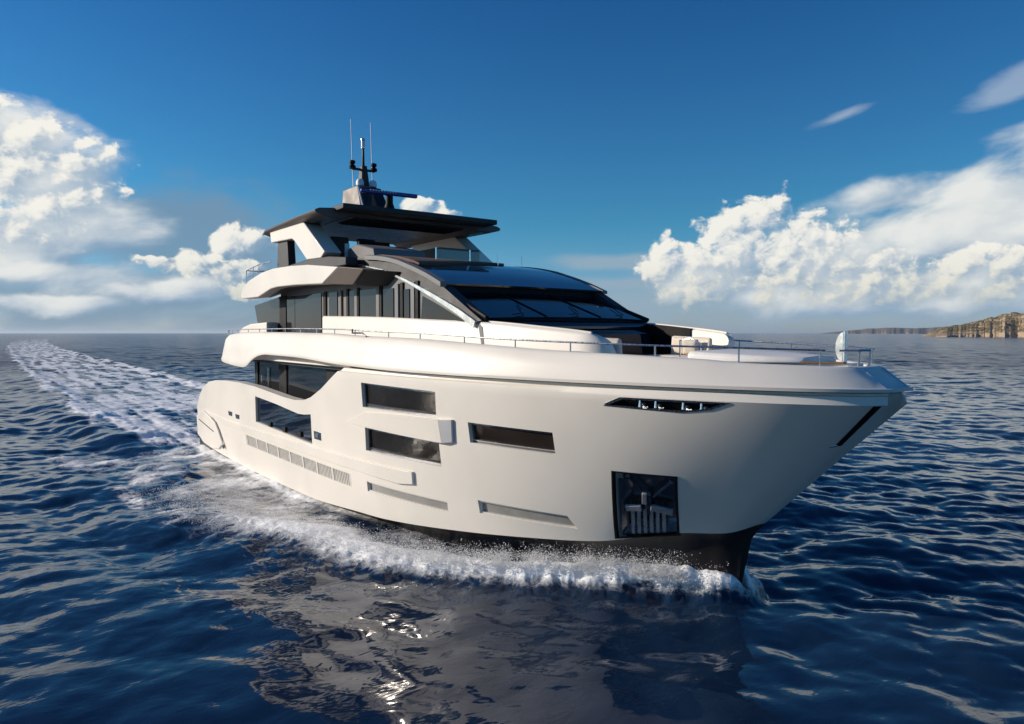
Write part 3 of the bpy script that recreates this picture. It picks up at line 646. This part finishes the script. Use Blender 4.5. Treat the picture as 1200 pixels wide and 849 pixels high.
MB().lathe((-15.4, 0, 11.04), [(.066, 0), (.066, .15)], 14).build('lens', M['pale'], lg)
rad = MB().lathe((-13.75, .15, 8.2), [(.30, -.05), (.30, .22), (.22, .30), (.20, .42), (.12, .66), (.12, .92)], 18).build('radar', M['black'], mast)
bar = MB().box((-13.75, .15, 9.18), (.14, 2.0, .13), rz=math.radians(-3)).build('scanner', M['navy'], rad, bevel=.03)
for k in range(11): MB().box((-13.675, -.55+.1*k, 9.21), (.012, .05, .035)).build('scanner_mark', M['pale'], bar)
MB().lathe((-14.95, -.65, 8.17), [(.16, 0), (.16, .08), (.05, .1), (.12, .16), (.12, .24), (.02, .26)], 14).build('horn', M['black'], mast)
MB().lathe((-15.3, -1.1, 8.16), [(.10, 0), (.10, .12), (.14, .16), (.13, .26), (.02, .30)], 14).build('navigation_dome', M['black'], Y)

# flybridge fittings
con = MB().prism([(-12.0, 6.2), (-12.0, 7.05), (-11.4, 7.14), (-10.3, 6.92), (-10.1, 6.2)], -2.1, -.5).build('helm_console', M['grey'], Y, bevel=.04)
MB().box((-11.9, -1.3, 7.17), (.12, 1.0, .26), ry=-.3).build('instrument_hood', M['black'], con, bevel=.02)
MB().tube([(-12.15, -2.05, 6.5), (-12.15, -2.05, 7.22)], .07, 10).build('post', M['pale'], con)
for y in (-1.7, -.8):
    se = MB().box((-13.2, y, 6.95), (.6, .62, .16)).build('helm_seat', M['dark'], Y, bevel=.05)
    MB().box((-13.5, y, 7.28), (.16, .6, .62), ry=-.15).build('backrest', M['dark'], se, bevel=.05)
    MB().box((-13.2, y, 6.55), (.2, .2, .7)).build('pedestal', M['anthr'], se)
MB().box((-12.2, 1.3, 6.75), (1.9, 1.5, .95)).build('wet_bar', M['taupe'], Y, bevel=.04)
for y in (-1.07, 0, .93, 1.79):
    MB().tube([(-8.7, y, 6.50), (-8.7, y, 6.86)], .018, 8).build('glass_post', M['chrome'], Y)
MB().box((-8.72, .36, 6.68), (.012, 2.84, .28)).build('fly_windscreen', M['clear'], Y)

# handrail on the bulwark
def rail_pt(x, dz=0.0):
    s = float(btop(x))-.10
    if x < -19.5: s -= ((-19.5-x)/1.5)**2*.25
    zt = float(pchip([-21.2, -14, -10, -8, -6, -3.2, -.4, 1, 2.3], [4.73, 4.73, 4.70, 4.64, 4.60, 4.48, 4.40, 4.37, 4.33], x)); return (x, s, zt+dz)
for s in (-1, 1):
    P = [rail_pt(x) for x in np.r_[np.linspace(-21.2, -8, 26), np.linspace(-7.6, 2.05, 30)]]
    MB().tube([(x, s*y, z) for x, y, z in P], .016, 8).build('handrail', M['steel'], Y)
    for x in list(np.arange(-21.2, -19, .55))+list(np.arange(-18.9, -8, 1.25))+[-7.2, -5.9, -4.4, -3.0, -1.75, -.2, 1.03, 2.0]:
        p = rail_pt(x); zb = float(zbul_top(x))-.03
        MB().tube([(x, s*p[1], zb if x > -20.9 else 4.0), (x, s*p[1], p[2])], .014, 8).build('stanchion', M['steel'], Y)
    for dz in (-.18, -.36):
        q = [rail_pt(x, dz) for x in np.linspace(-21.2, -20.2 if dz < -.2 else -19.4, 6)]
        MB().tube([(x, s*y, z) for x, y, z in q], .011, 6).build('guard_wire', M['steel'], Y)
    # brake lever like gate on the side rail
    MB().tube([(-8.9, s*3.36, 4.70), (-8.9, s*3.36, 4.60), (-8.3, s*3.37, 4.60), (-8.1, s*3.37, 4.52)], .022, 8).build('gate_latch', M['steeld'], Y)
P = [(2.05, -.32, 4.33), (2.28, -.2, 4.335), (2.36, 0, 4.335), (2.28, .2, 4.335), (2.05, .32, 4.33)]
MB().tube(P, .016, 8).build('handrail', M['steel'], Y)
for y in (-.16, .16): MB().tube([(2.26, y, 4.0), (2.28, y, 4.33)], .016, 8).build('stanchion', M['steel'], Y)
# jackstaff with a polished half disc
js = MB().tube([(2.02, -.10, 3.8), (2.02, -.10, 4.63)], .034, 12).build('jackstaff', M['chrome'], Y)
pts = [(2.0-.13*math.sin(a)*(1 if a < 2 else 1), 4.38+.235*math.cos(a)) for a in np.linspace(.08, PI-.25, 16)]
MB().prism([(2.0, 4.62)]+pts+[(2.0, 4.15)], -.125, -.085)  .build('blade', M['silver'], js, bevel=.006)
MB().slab([(.9, -.62), (2.15, -.22), (2.15, .22), (.9, .62)], 4.075, 4.13).build('bow_cap', M['whitein'], Y, bevel=.01)
MB().slab([(1.15, -.66), (2.1, -.28), (2.1, -.20), (1.15, -.56)], 4.131, 4.155).build('toe_strip', M['teak'], Y)

# lounge in front of the windscreen
sofa = MB().slab([(-3.85, -1.5), (-2.95, -1.35), (-2.95, 1.35), (-3.85, 1.5)], 3.8, 4.12).build('lounge_sofa', M['brown'], Y, bevel=.05)
MB().box((-3.75, 0, 4.34), (.25, 2.8, .48), ry=-.15).build('backrest', M['brown'], sofa, bevel=.06)
for s in (-1, 1):
    MB().hexa([(-2.9, s*.75, 3.8), (-1.65, s*.70, 3.8), (-1.65, s*1.28, 3.8), (-2.9, s*1.55, 3.8), (-2.9, s*.75, 4.13), (-1.65, s*.70, 4.13), (-1.65, s*1.28, 4.13), (-2.9, s*1.55, 4.13)]).build('seat', M['cream'], sofa, bevel=.05)
    MB().hexa([(-2.9, s*1.50, 4.1), (-1.62, s*1.22, 4.1), (-1.62, s*1.36, 4.1), (-2.9, s*1.66, 4.1), (-2.9, s*1.54, 4.54), (-1.62, s*1.26, 4.50), (-1.62, s*1.36, 4.50), (-2.9, s*1.66, 4.54)]).build('backrest', M['cream'], sofa, bevel=.05)
tb = MB().box((-2.3, -.1, 4.10), (.8, .75, .05)).build('lounge_table', M['cream'], Y, bevel=.015)
MB().box((-2.3, -.1, 3.93), (.25, .25, .30)).build('pedestal', M['steel'], tb)
MB().box((-.78, -.35, 3.98), (.5, .6, .36)).build('step_box', M['whitein'], Y, bevel=.03)
MB().tube([(-1.5, .2, 3.8), (-1.5, .2, 4.46), (-1.25, .2, 4.5), (-1.0, .2, 4.40), (-1.0, .2, 3.8)], .018, 8).build('grab_rail', M['chrome'], Y)
# foredeck sunpad
xs = np.linspace(-.20, 1.55, 12)
MB().slab(plan_poly(xs, 1.12-.25*((xs+.2)/1.75)-.40*((xs+.2)/1.75)**3), 3.79, 4.10).build('sunpad_base', M['whitein'], Y, bevel=.03)
rg = []
for x in xs:
    h = 1.14-.25*((x+.2)/1.75)-.40*((x+.2)/1.75)**3; z = 4.29-.08*(x+.2)/1.75
    rg.append([(x, -h, 4.125), (x, -h, z-.05), (x, -h+.06, z), (x, 0, z+.025), (x, h-.06, z), (x, h, z-.05), (x, h, 4.125)])
MB().loft(rg).build('sunpad', M['padwhite'], Y, smooth=60, bevel=.02)

# loose pillows
def pillow(loc, rot, w, h, th, m, label):
    mb = MB(); G = []; n = 12
    for sgn in (1, -1):
        for i in range(n+1):
            for j in range(n+1):
                a, b = -1+2*i/n, -1+2*j/n; r = ((1-a**4)*(1-b**4))**.5
                G.append((a*w/2*(1-.06*(1-abs(b))), sgn*th/2*r, b*h/2*(1-.06*(1-abs(a)))))
    fs = []; k = (n+1)**2
    for i in range(n):
        for j in range(n):
            q = (i*(n+1)+j, i*(n+1)+j+1, (i+1)*(n+1)+j+1, (i+1)*(n+1)+j); fs.append(q); fs.append(tuple(k+a for a in q[::-1]))
    o = mb.add(G, fs).build('throw_pillow', M[m], None, smooth=70); o.location = loc; o.rotation_euler = rot
    return tag(o, label, 'pillow', 'pillows on the foredeck lounge')
pillow((-2.45, 1.30, 4.33), (.25, 0, math.radians(-14)), .42, .40, .16, 'cream', 'plain cream throw pillow in the aft corner of the foredeck lounge')
pillow((-2.02, 1.14, 4.31), (.3, .08, math.radians(8)), .40, .36, .16, 'cream', 'slimmer cream throw pillow tilted back in front on the foredeck lounge')

# ------------------------------------------------------------------ noise for terrain and water
_perm = RNG.permutation(512); _g = RNG.uniform(-1, 1, (512, 2)); _g /= np.hypot(*_g.T)[:, None]
def perlin(x, y):
    xi = np.floor(x).astype(int); yi = np.floor(y).astype(int); xf = x-xi; yf = y-yi
    def g(ix, iy, dx, dy):
        h = _g[_perm[(_perm[ix & 511]+iy) & 511]]; return h[..., 0]*dx+h[..., 1]*dy
    u = xf**3*(xf*(xf*6-15)+10); v = yf**3*(yf*(yf*6-15)+10)
    a = g(xi, yi, xf, yf); b = g(xi+1, yi, xf-1, yf); c = g(xi, yi+1, xf, yf-1); d = g(xi+1, yi+1, xf-1, yf-1)
    return (a*(1-u)+b*u)*(1-v)+(c*(1-u)+d*u)*v
def fbm(x, y, o=4, r=.5):
    s = 0; a = 1
    for i in range(o): s = s+a*perlin(x*2**i+17.3*i, y*2**i-9.1*i); a *= r
    return s
def sstep(x, a, b):
    t = np.clip((x-a)/(b-a), 0, 1); return t*t*(3-2*t)

# ------------------------------------------------------------------ sea
CX, CY = 7.968, -10.906            # middle of the fine part of the water sheet
def sea_fields(X, Yv, spacing):
    H = np.zeros_like(X); DX = np.zeros_like(X); DY = np.zeros_like(X)
    n = 150; rg = np.random.default_rng(5)
    lam = np.geomspace(.30, 14, n)*rg.uniform(.93, 1.07, n)
    th = HEAD+math.radians(10)+rg.normal(0, math.radians(52), n)
    slope = .20*np.sqrt(2/n)*np.interp(np.log(lam), np.log([.30, .5, .8, 1.2, 2.0, 3.5, 6, 14]), [.75, .95, 1.05, 1.1, .9, .55, .32, .2])
    lee = 1-.48*np.exp(-(np.abs(X+2)/9)**4-(np.abs(Yv+5.0)/6)**4)                 # smoother water close to the hull
    patchy = .75+.5*sstep(fbm(X/23, Yv/23, 3), -.5, .5)
    for l, t, s in zip(lam, th, slope):
        k = 2*PI/l; a = s/k; f = sstep(l/spacing, 1.8, 3.6)*patchy
        if l < 3: f = f*(1-(1-lee)*(1.5 if l < .6 else (.9 if l < 1.1 else .35)))
        ph = k*(X*math.cos(t)+Yv*math.sin(t))+rg.uniform(0, 2*PI)
        H += f*a*np.sin(ph); c = f*a*.75*np.cos(ph); DX += c*math.cos(t); DY += c*math.sin(t)
    # ---- wash of the yacht
    S = np.abs(Yv); hw = np.where((X > -24.8) & (X < .3), plan(np.clip((X-XA)/(.3-XA), 0, 1), .45, 2.0, 3.15, .04)*np.where(X > -8, 1-.28*np.clip((X+8)/6, 0, 1), 1), 0)
    d = S-hw
    n1 = fbm(X*.55, Yv*.55, 4, .55); n2 = fbm(X*2.3+40, Yv*2.3, 4, .6); n3 = fbm(X*7+3, Yv*7, 3, .6)
    xs_ = [-30, -24, -18, -14, -12, -10.9, -9.57, -8.3, -7, -5.6, -4.34, -3.15, -2.13, -1.2, -.4, .25]
    so_ = [10.5, 9.0, 7.7, 7.2, 7.1, 6.9, 6.2, 5.5, 5.05, 4.65, 4.0, 2.95, 2.05, 1.40, .80, .30]
    outer = np.interp(X, xs_, so_)+.35*n1+.16*n2+.30*fbm(X*.35+9, X*0+2.2*np.sign(Yv), 3, .6)*sstep(-X, .5, 4)
    e = S-outer; on = sstep(X, -26, -18)*sstep(X, .55, .0)
    wdt = np.interp(X, [-20, -10, -5, -1, .3], [3.2, 1.8, 1.35, .95, .3])
    crest = np.exp(-((e+.55*wdt)/(.62*wdt))**2)*on
    hgt = np.interp(X, [-24, -14, -9, -5, -2, -.6, .15, .45], [.05, .15, .22, .28, .42, .60, .50, .05])
    foam = crest*np.interp(X, [-24, -15, -11, -8, -5, -.3, .3], [.0, .30, .62, .90, 1.10, 1.22, .8])
    inside = ((e < 0) & (d > -.3) & (X < .3) & (X > -25))
    fin = np.where(inside, np.interp(X, [-25, -18, -12, -8, -5, -2, 0], [.62, .62, .62, .50, .42, .75, 1.2]), 0)*sstep(-e, 0, .8)
    hug = np.exp(-(np.clip(d, 0, 9)/.55)**2)*((X > -25.5) & (X < -7))*np.interp(X, [-25, -16, -10, -7], [1.2, 1.2, .7, .1])
    lump = np.exp(-(((X+12.3)/2.4)**2+((Yv+6.6)/.75)**2))*.55+np.exp(-(((X+15.6)/2.6)**2+((Yv+7.35)/.35)**2))*.75
    # stern wake
    ax = -X-24; half = np.interp(ax, [0, 12, 60, 600], [5.0, 6.4, 7.0, 9.0])+1.0*fbm(X/14, Yv/9+3, 3); S = np.abs(Yv-.00007*np.clip(ax, 0, None)**2)
    core = sstep(half-S, -.4, 1.2)*sstep(ax, -.5, 2.5)
    edge = np.exp(-((S-half+1.0)/1.1)**2)*sstep(ax, 0, 8)
    streak = fbm(X/14, Yv/.9, 4, .6); churn = fbm(X/3.2, Yv/2.0, 4, .6)
    wk = core*(.62+1.05*streak+.70*churn)+edge*(.42+.7*churn)*np.exp(-np.clip(ax, 0, None)/45)
    wk = wk*np.interp(ax, [-2, 0, 40, 120, 300, 700, 1500], [1.2, 1.2, 1.0, .95, .85, .45, 0])
    side = np.exp(-((S-half-.5)/.9)**2)*sstep(ax, 0, 6)*np.exp(-np.clip(ax, 0, None)/22)
    foam = np.maximum.reduce([foam, fin*(.75+.8*n1), hug, lump*(.8+.9*n2), wk])
    foam = np.clip(foam, 0, 1.6)
    rough = np.clip(foam, 0, 1.2)
    fade = sstep(.5/spacing, 1.0, 4.0)
    H = H*(1-.35*np.clip(foam, 0, 1))
    ns = fbm((X+.6*S)*.9, (S-outer)*2.2+7, 4, .55)
    H += crest*hgt*(1+.09*ns)+side*.30+edge*.20*(1+.9*churn)+.10*hug-.20*np.exp(-((S-half-2.2)/1.1)**2)*sstep(ax, 0, 8)*np.exp(-np.clip(ax, 0, None)/60)
    H += core*(.10*churn+.10*streak)*fade
    H += rough*(.08*n1+.050*n2*fade+.014*n3*fade)*np.interp(X, [-12, -6, 0], [1, .6, .4])*np.interp(X, [-400, -60, -24], [.6, .9, 1.0])
    H -= .13*np.exp(-((e-.5*wdt-.5)/1.0)**2)*on*np.interp(X, [-16, -8, -3, .2], [.3, 1, .6, 0])
    dia = .13*np.sin((S-outer)*1.9)*np.exp(-np.clip(e, 0, 20)/4)*sstep(e, -.2, 1.5)*sstep(X, -40, -12)*sstep(X, .5, -5)      # diverging waves
    return H+dia*.6, DX, DY, foam

def build_sea():
    front = np.radians(np.arange(88, 200, .125)); back = np.radians(np.arange(200, 448, 2.0)); A = np.r_[front, back]
    R = [2.0]
    while R[-1] < 3500: R.append(R[-1]*1.0046)
    R = np.array(R+[4500, 7000, 12000, 22000, 45000])
    AA, RR = np.meshgrid(A, R); X = CX+RR*np.cos(AA); Yv = CY+RR*np.sin(AA)
    sp = np.maximum(RR*.0046, .03); sp = np.where((AA > math.radians(200)), np.maximum(sp, RR*.035), sp)
    H, DX, DY, F = sea_fields(X, Yv, sp)
    fl = sstep(RR, 3400, 1500); X2 = X-DX*fl; Y2 = Yv-DY*fl; Z = SEA_Z+H*fl
    Z = np.where(RR > 3400, SEA_Z, Z)
    nr, na = X.shape
    co = np.stack([X2, Y2, Z], -1).reshape(-1, 3)
    i, j = np.meshgrid(np.arange(nr-1), np.arange(na), indexing='ij'); j2 = (j+1) % na
    q = np.stack([i*na+j, (i+1)*na+j, (i+1)*na+j2, i*na+j2], -1).reshape(-1, 4)
    c0 = len(co); co = np.vstack([co, [[CX, CY, SEA_Z]]])
    tri = np.stack([np.full(na, c0), np.arange(na), (np.arange(na)+1) % na], -1)
    me = bpy.data.meshes.new('sea')
    nv, nq, nt = len(co), len(q), len(tri)
    me.vertices.add(nv); me.vertices.foreach_set('co', co.ravel())
    me.loops.add(nq*4+nt*3); me.loops.foreach_set('vertex_index', np.r_[q.ravel(), tri.ravel()].astype(np.int32))
    me.polygons.add(nq+nt); me.polygons.foreach_set('loop_start', np.r_[np.arange(nq)*4, nq*4+np.arange(nt)*3].astype(np.int32))
    me.polygons.foreach_set('use_smooth', np.ones(nq+nt, bool))
    me.update(calc_edges=True)
    at = me.attributes.new('foam', 'FLOAT', 'POINT'); at.data.foreach_set('value', np.r_[F.ravel(), 0].astype(np.float32))
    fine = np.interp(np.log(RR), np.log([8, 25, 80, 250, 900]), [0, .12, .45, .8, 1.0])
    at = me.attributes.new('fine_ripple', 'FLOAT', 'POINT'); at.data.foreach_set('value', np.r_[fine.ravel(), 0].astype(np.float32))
    o = bpy.data.objects.new('sea', me); COL.objects.link(o); o['kind'] = 'structure'
    m = bpy.data.materials.new('sea_water'); m.use_nodes = True; me.materials.append(m)
    t = NT(m.node_tree); b = t.n['Principled BSDF']; out = t.n['Material Output']
    geo = t.node('ShaderNodeNewGeometry'); pos = geo.outputs['Position']
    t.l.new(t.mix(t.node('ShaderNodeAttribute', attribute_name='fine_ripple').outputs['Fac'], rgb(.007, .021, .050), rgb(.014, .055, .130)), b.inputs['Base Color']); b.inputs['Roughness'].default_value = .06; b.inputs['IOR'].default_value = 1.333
    mp = t.node('ShaderNodeMapping'); mp.inputs['Rotation'].default_value = (0, 0, -(HEAD+.2)); mp.inputs['Scale'].default_value = (1.5, .8, 1); t.l.new(pos, mp.inputs[0])
    hN = t.add(t.mul(t.noise(mp.outputs[0], 1.4, 3.0, .55, .4), .7), t.mul(t.noise(mp.outputs[0], 5.0, 2.0, .5, .3), .05))
    bp = t.node('ShaderNodeBump'); bp.inputs['Strength'].default_value = .30; bp.inputs['Distance'].default_value = .10
    t.l.new(hN, bp.inputs['Height']); t.l.new(bp.outputs[0], b.inputs['Normal'])
    at = t.node('ShaderNodeAttribute', attribute_name='foam'); F_ = at.outputs['Fac']
    rp = t.node('ShaderNodeAttribute', attribute_name='fine_ripple').outputs['Fac']
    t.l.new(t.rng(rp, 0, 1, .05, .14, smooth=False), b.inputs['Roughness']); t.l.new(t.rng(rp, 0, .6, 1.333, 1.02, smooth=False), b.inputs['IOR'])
    t.l.new(t.rng(rp, 0, 1, .26, .85, smooth=False), bp.inputs['Strength'])
    n1 = t.noise(pos, 2.2, 8.0, .68, .6); n2 = t.noise(pos, 9.0, 5.0, .65, .5)
    rid = t.sub(1.0, t.m('ABSOLUTE', t.mul(t.sub(n1, .5), 4.0)))
    thr = t.add(t.mul(n1, .55), t.mul(n2, .65))
    ff = t.rng(t.sub(t.mul(F_, .95), thr), -.16, .14)
    lace = t.mul(t.rng(t.add(t.mul(rid, .5), t.mul(F_, .8)), .62, 1.0), t.rng(F_, .12, .45))
    ff = t.m('MAXIMUM', ff, t.mul(lace, t.mul(n2, 1.1)), clamp=True)
    fb = t.node('ShaderNodeBsdfPrincipled'); fb.inputs['Base Color'].default_value = rgb(.88, .88, .87); fb.inputs['Roughness'].default_value = .75
    fb.inputs['Specular IOR Level'].default_value = .2
    b2 = t.node('ShaderNodeBump'); b2.inputs['Strength'].default_value = .45; b2.inputs['Distance'].default_value = .04
    t.l.new(t.add(n2, t.mul(n1, .8)), b2.inputs['Height']); t.l.new(b2.outputs[0], fb.inputs['Normal'])
    mx = t.node('ShaderNodeMixShader'); t.l.new(ff, mx.inputs[0]); t.l.new(b.outputs[0], mx.inputs[1]); t.l.new(fb.outputs[0], mx.inputs[2])
    t.l.new(mx.outputs[0], out.inputs['Surface'])
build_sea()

# ------------------------------------------------------------------ spray thrown by the bow
def build_spray():
    n = 120000; rg = np.random.default_rng(3); vs = []; fs = []
    octv = np.array([(1, 0, 0), (0, 1, 0), (-1, 0, 0), (0, -1, 0), (0, 0, 1), (0, 0, -1)], float)
    octf = [(0, 1, 4), (1, 2, 4), (2, 3, 4), (3, 0, 4), (1, 0, 5), (2, 1, 5), (3, 2, 5), (0, 3, 5)]
    x = np.where(rg.random(n) < .6, -rg.gamma(2.0, 1.2, n), -rg.uniform(0, 16, n)); x = np.clip(x, -20, .1)
    xs_ = [-24, -18, -14, -12, -10.9, -9.57, -8.3, -7, -5.6, -4.34, -3.15, -2.13, -1.2, -.4, .25]
    so_ = [9.0, 7.7, 7.2, 7.1, 6.9, 6.2, 5.5, 5.05, 4.65, 4.0, 2.95, 2.05, 1.40, .80, .30]
    wd = np.interp(x, [-20, -10, -5, -1, .3], [3.0, 1.7, 1.3, .9, .25])
    hg = np.interp(x, [-20, -9, -5, -2, -.5, .3], [.12, .18, .26, .42, .50, .3])
    s = np.interp(x, xs_, so_)-rg.beta(2, 2, n)*wd*1.25+.03
    z = SEA_Z+np.interp(x, [-20, -9, -5, -2, .3], [.10, .20, .28, .42, .40])*.95+np.minimum(rg.exponential(.22, n), 1.0)*hg
    clump = perlin(x*1.7, s*2.4)+.5*perlin(x*5, s*6)
    keep = clump > -.12+.5*rg.random(n)*.8-.25
    r = rg.lognormal(math.log(.0052), .40, n); side = np.where(rg.random(n) < .75, -1, 1)
    k = 0
    for i in np.where(keep)[0]:
        p = np.array((x[i], side[i]*s[i], z[i])); q = octv*r[i]*rg.uniform(.6, 1.5, 3)+p
        vs.append(q); fs += [tuple(k+a for a in f) for f in octf]; k += 6
    mb = MB(); mb.v = [tuple(a) for a in np.vstack(vs)]; mb.f = fs
    o = mb.build('bow_spray', mat('spray_white', (.82, .82, .81), .6), None, smooth=180, recalc=False)
    tag(o, 'white spray drops flying off the bow wave', 'spray', kind='stuff')
build_spray()

# ------------------------------------------------------------------ land on the right
def land_mat(name, soil, veg, veg2, scale, thr):
    m = bpy.data.materials.new(name); m.use_nodes = True; t = NT(m.node_tree); b = t.n['Principled BSDF']; b.inputs['Roughness'].default_value = .95; b.inputs['Specular IOR Level'].default_value = .1
    g = t.node('ShaderNodeNewGeometry'); s = t.node('ShaderNodeSeparateXYZ'); t.l.new(g.outputs['Normal'], s.inputs[0]); p = t.node('ShaderNodeSeparateXYZ'); t.l.new(g.outputs['Position'], p.inputs[0])
    n = t.noise(g.outputs['Position'], scale, 8, .65); n2 = t.noise(g.outputs['Position'], scale*7, 5, .6)
    f = t.rng(t.add(t.add(t.mul(s.outputs[2], .9), t.mul(t.sub(n, .5), 1.3)), t.mul(t.rng(p.outputs[2], 0, 12), .25)), thr, thr+.22)
    vegc = t.mix(t.rng(n2, .35, .65), rgb(*veg), rgb(*veg2)); so_ = t.mix(t.rng(n2, .3, .7), rgb(*soil), rgb(*[c*.62 for c in soil]))
    t.l.new(t.mix(f, so_, vegc), b.inputs['Base Color'])
    bp = t.node('ShaderNodeBump'); bp.inputs['Strength'].default_value = .8; bp.inputs['Distance'].default_value = 1.5; t.l.new(n2, bp.inputs['Height']); t.l.new(bp.outputs[0], b.inputs['Normal'])
    return m
def land(name, az0, az1, r0, r1, prof, m, rough, na=420, nr=90, seed=0.0):
    az = np.linspace(az0, az1, na); rr = np.linspace(0, 1, nr); AZ, T_ = np.meshgrid(az, rr)
    shore = r0*(1+.035*fbm(AZ*.9+seed, AZ*0+seed, 4, .55)); R = shore+(r1-r0)*T_
    X = CX+R*np.cos(np.radians(AZ)); Yv = CY+R*np.sin(np.radians(AZ))
    ridge = np.tan(np.radians(np.interp(AZ, prof[0], prof[1])))*(r0+.45*(r1-r0))
    L = (r1-r0)
    n = fbm(X/(L*.20)+seed, Yv/(L*.20), 6, .55)
    cs = sstep(T_, 0, .46)**.75*sstep(T_, 1.0, .55)
    cliff = sstep(T_, .0, .03)
    Z = SEA_Z-.6+ridge*(.80*cs+.20*cliff*sstep(T_, 1, .7))*(1+rough*n*.9)+ridge*rough*.30*fbm(X/(L*.05), Yv/(L*.05)+seed, 5, .6)*sstep(T_, 0, .12)
    Z = np.maximum(Z, SEA_Z-1.5)
    mb = MB(); k = nr*na
    me = bpy.data.meshes.new(name); co = np.stack([X, Yv, Z], -1).reshape(-1, 3)
    i, j = np.meshgrid(np.arange(nr-1), np.arange(na-1), indexing='ij'); q = np.stack([i*na+j, i*na+j+1, (i+1)*na+j+1, (i+1)*na+j], -1).reshape(-1, 4)
    me.from_pydata(co.tolist(), [], q.tolist()); me.update()
    bm = bmesh.new(); bm.from_mesh(me); bmesh.ops.recalc_face_normals(bm, faces=bm.faces)
    bm.faces.ensure_lookup_table()
    if sum(f.normal.z for f in bm.faces[:2000]) < 0: bmesh.ops.reverse_faces(bm, faces=bm.faces)
    bm.to_mesh(me); bm.free()
    o = link(name, me, m, None, smooth=0); o['kind'] = 'structure'
    return X, Yv, Z, T_
X_, Y_, Z_, T_ = land('rocky_island', 114.1, 90, 1000, 1420, ([90, 100, 104, 108.3, 109.2, 110.6, 112.1, 112.8, 113.4, 114.0, 114.1], [1.1, 1.5, 1.5, 1.36, 1.26, 1.03, .72, .55, .34, .06, 0]),
     land_mat('island_ground', (.50, .37, .25), (.14, .115, .055), (.25, .19, .10), .10, .86), .42, seed=3.3)
land('far_headland', 120.6, 108, 5600, 7000, ([108, 110, 112, 113.5, 114.5, 116, 117.5, 118.5, 120.2, 120.6], [.3, .5, .46, .40, .36, .40, .33, .22, .05, 0]),
     land_mat('headland_ground', (.30, .22, .17), (.16, .13, .09), (.20, .16, .11), .03, .70), .22, 260, 40, seed=9.1)
# scrub on the island
def build_scrub():
    rg = np.random.default_rng(8); vs = []; fs = []; k = 0
    ii = rg.integers(5, X_.shape[0]//2+4, 3500); jj = rg.integers(0, X_.shape[1]-1, 3500)
    dens = fbm(X_[ii, jj]/40, Y_[ii, jj]/40, 4)
    for i, j, d in zip(ii, jj, dens):
        if d < .02 or Z_[i, j] < 3.5: continue
        c = np.array((X_[i, j]+rg.uniform(-3, 3), Y_[i, j]+rg.uniform(-3, 3), Z_[i, j]))
        r = rg.uniform(.4, 1.1)
        for _ in range(3):
            o = rg.normal(0, .55, 3)*r; o[2] = abs(o[2])*.6; a = rg.normal(0, 1, (4, 3)); a = a/np.linalg.norm(a, axis=1)[:, None]*r*rg.uniform(.6, 1.0)
            vs.append(c+o+a); fs += [(k, k+1, k+2), (k, k+2, k+3), (k, k+3, k+1), (k+1, k+3, k+2)]; k += 4
    mb = MB(); mb.v = [tuple(a) for a in np.vstack(vs)]; mb.f = fs
    o = mb.build('scrub', mat('scrub_green', (.085, .08, .035), .9, vary=.35, vscale=.15), None, smooth=0, recalc=False)
    tag(o, 'low dark scrub scattered over the rocky island', 'scrub', kind='stuff')
build_scrub()

# ------------------------------------------------------------------ air
hz = MB().box((0, 0, 31), (98000, 98000, 66)).build('haze', bpy.data.materials.new('haze_air'), None, smooth=0)
hz['kind'] = 'stuff'; hm = hz.data.materials[0]; hm.use_nodes = True
t_ = NT(hm.node_tree); t_.n.remove(t_.n['Principled BSDF']); pv = t_.node('ShaderNodeVolumePrincipled')
pv.inputs['Color'].default_value = rgb(.72, .85, 1.0); pv.inputs['Density'].default_value = .00005; pv.inputs['Anisotropy'].default_value = .2
t_.l.new(pv.outputs[0], t_.n['Material Output'].inputs['Volume'])
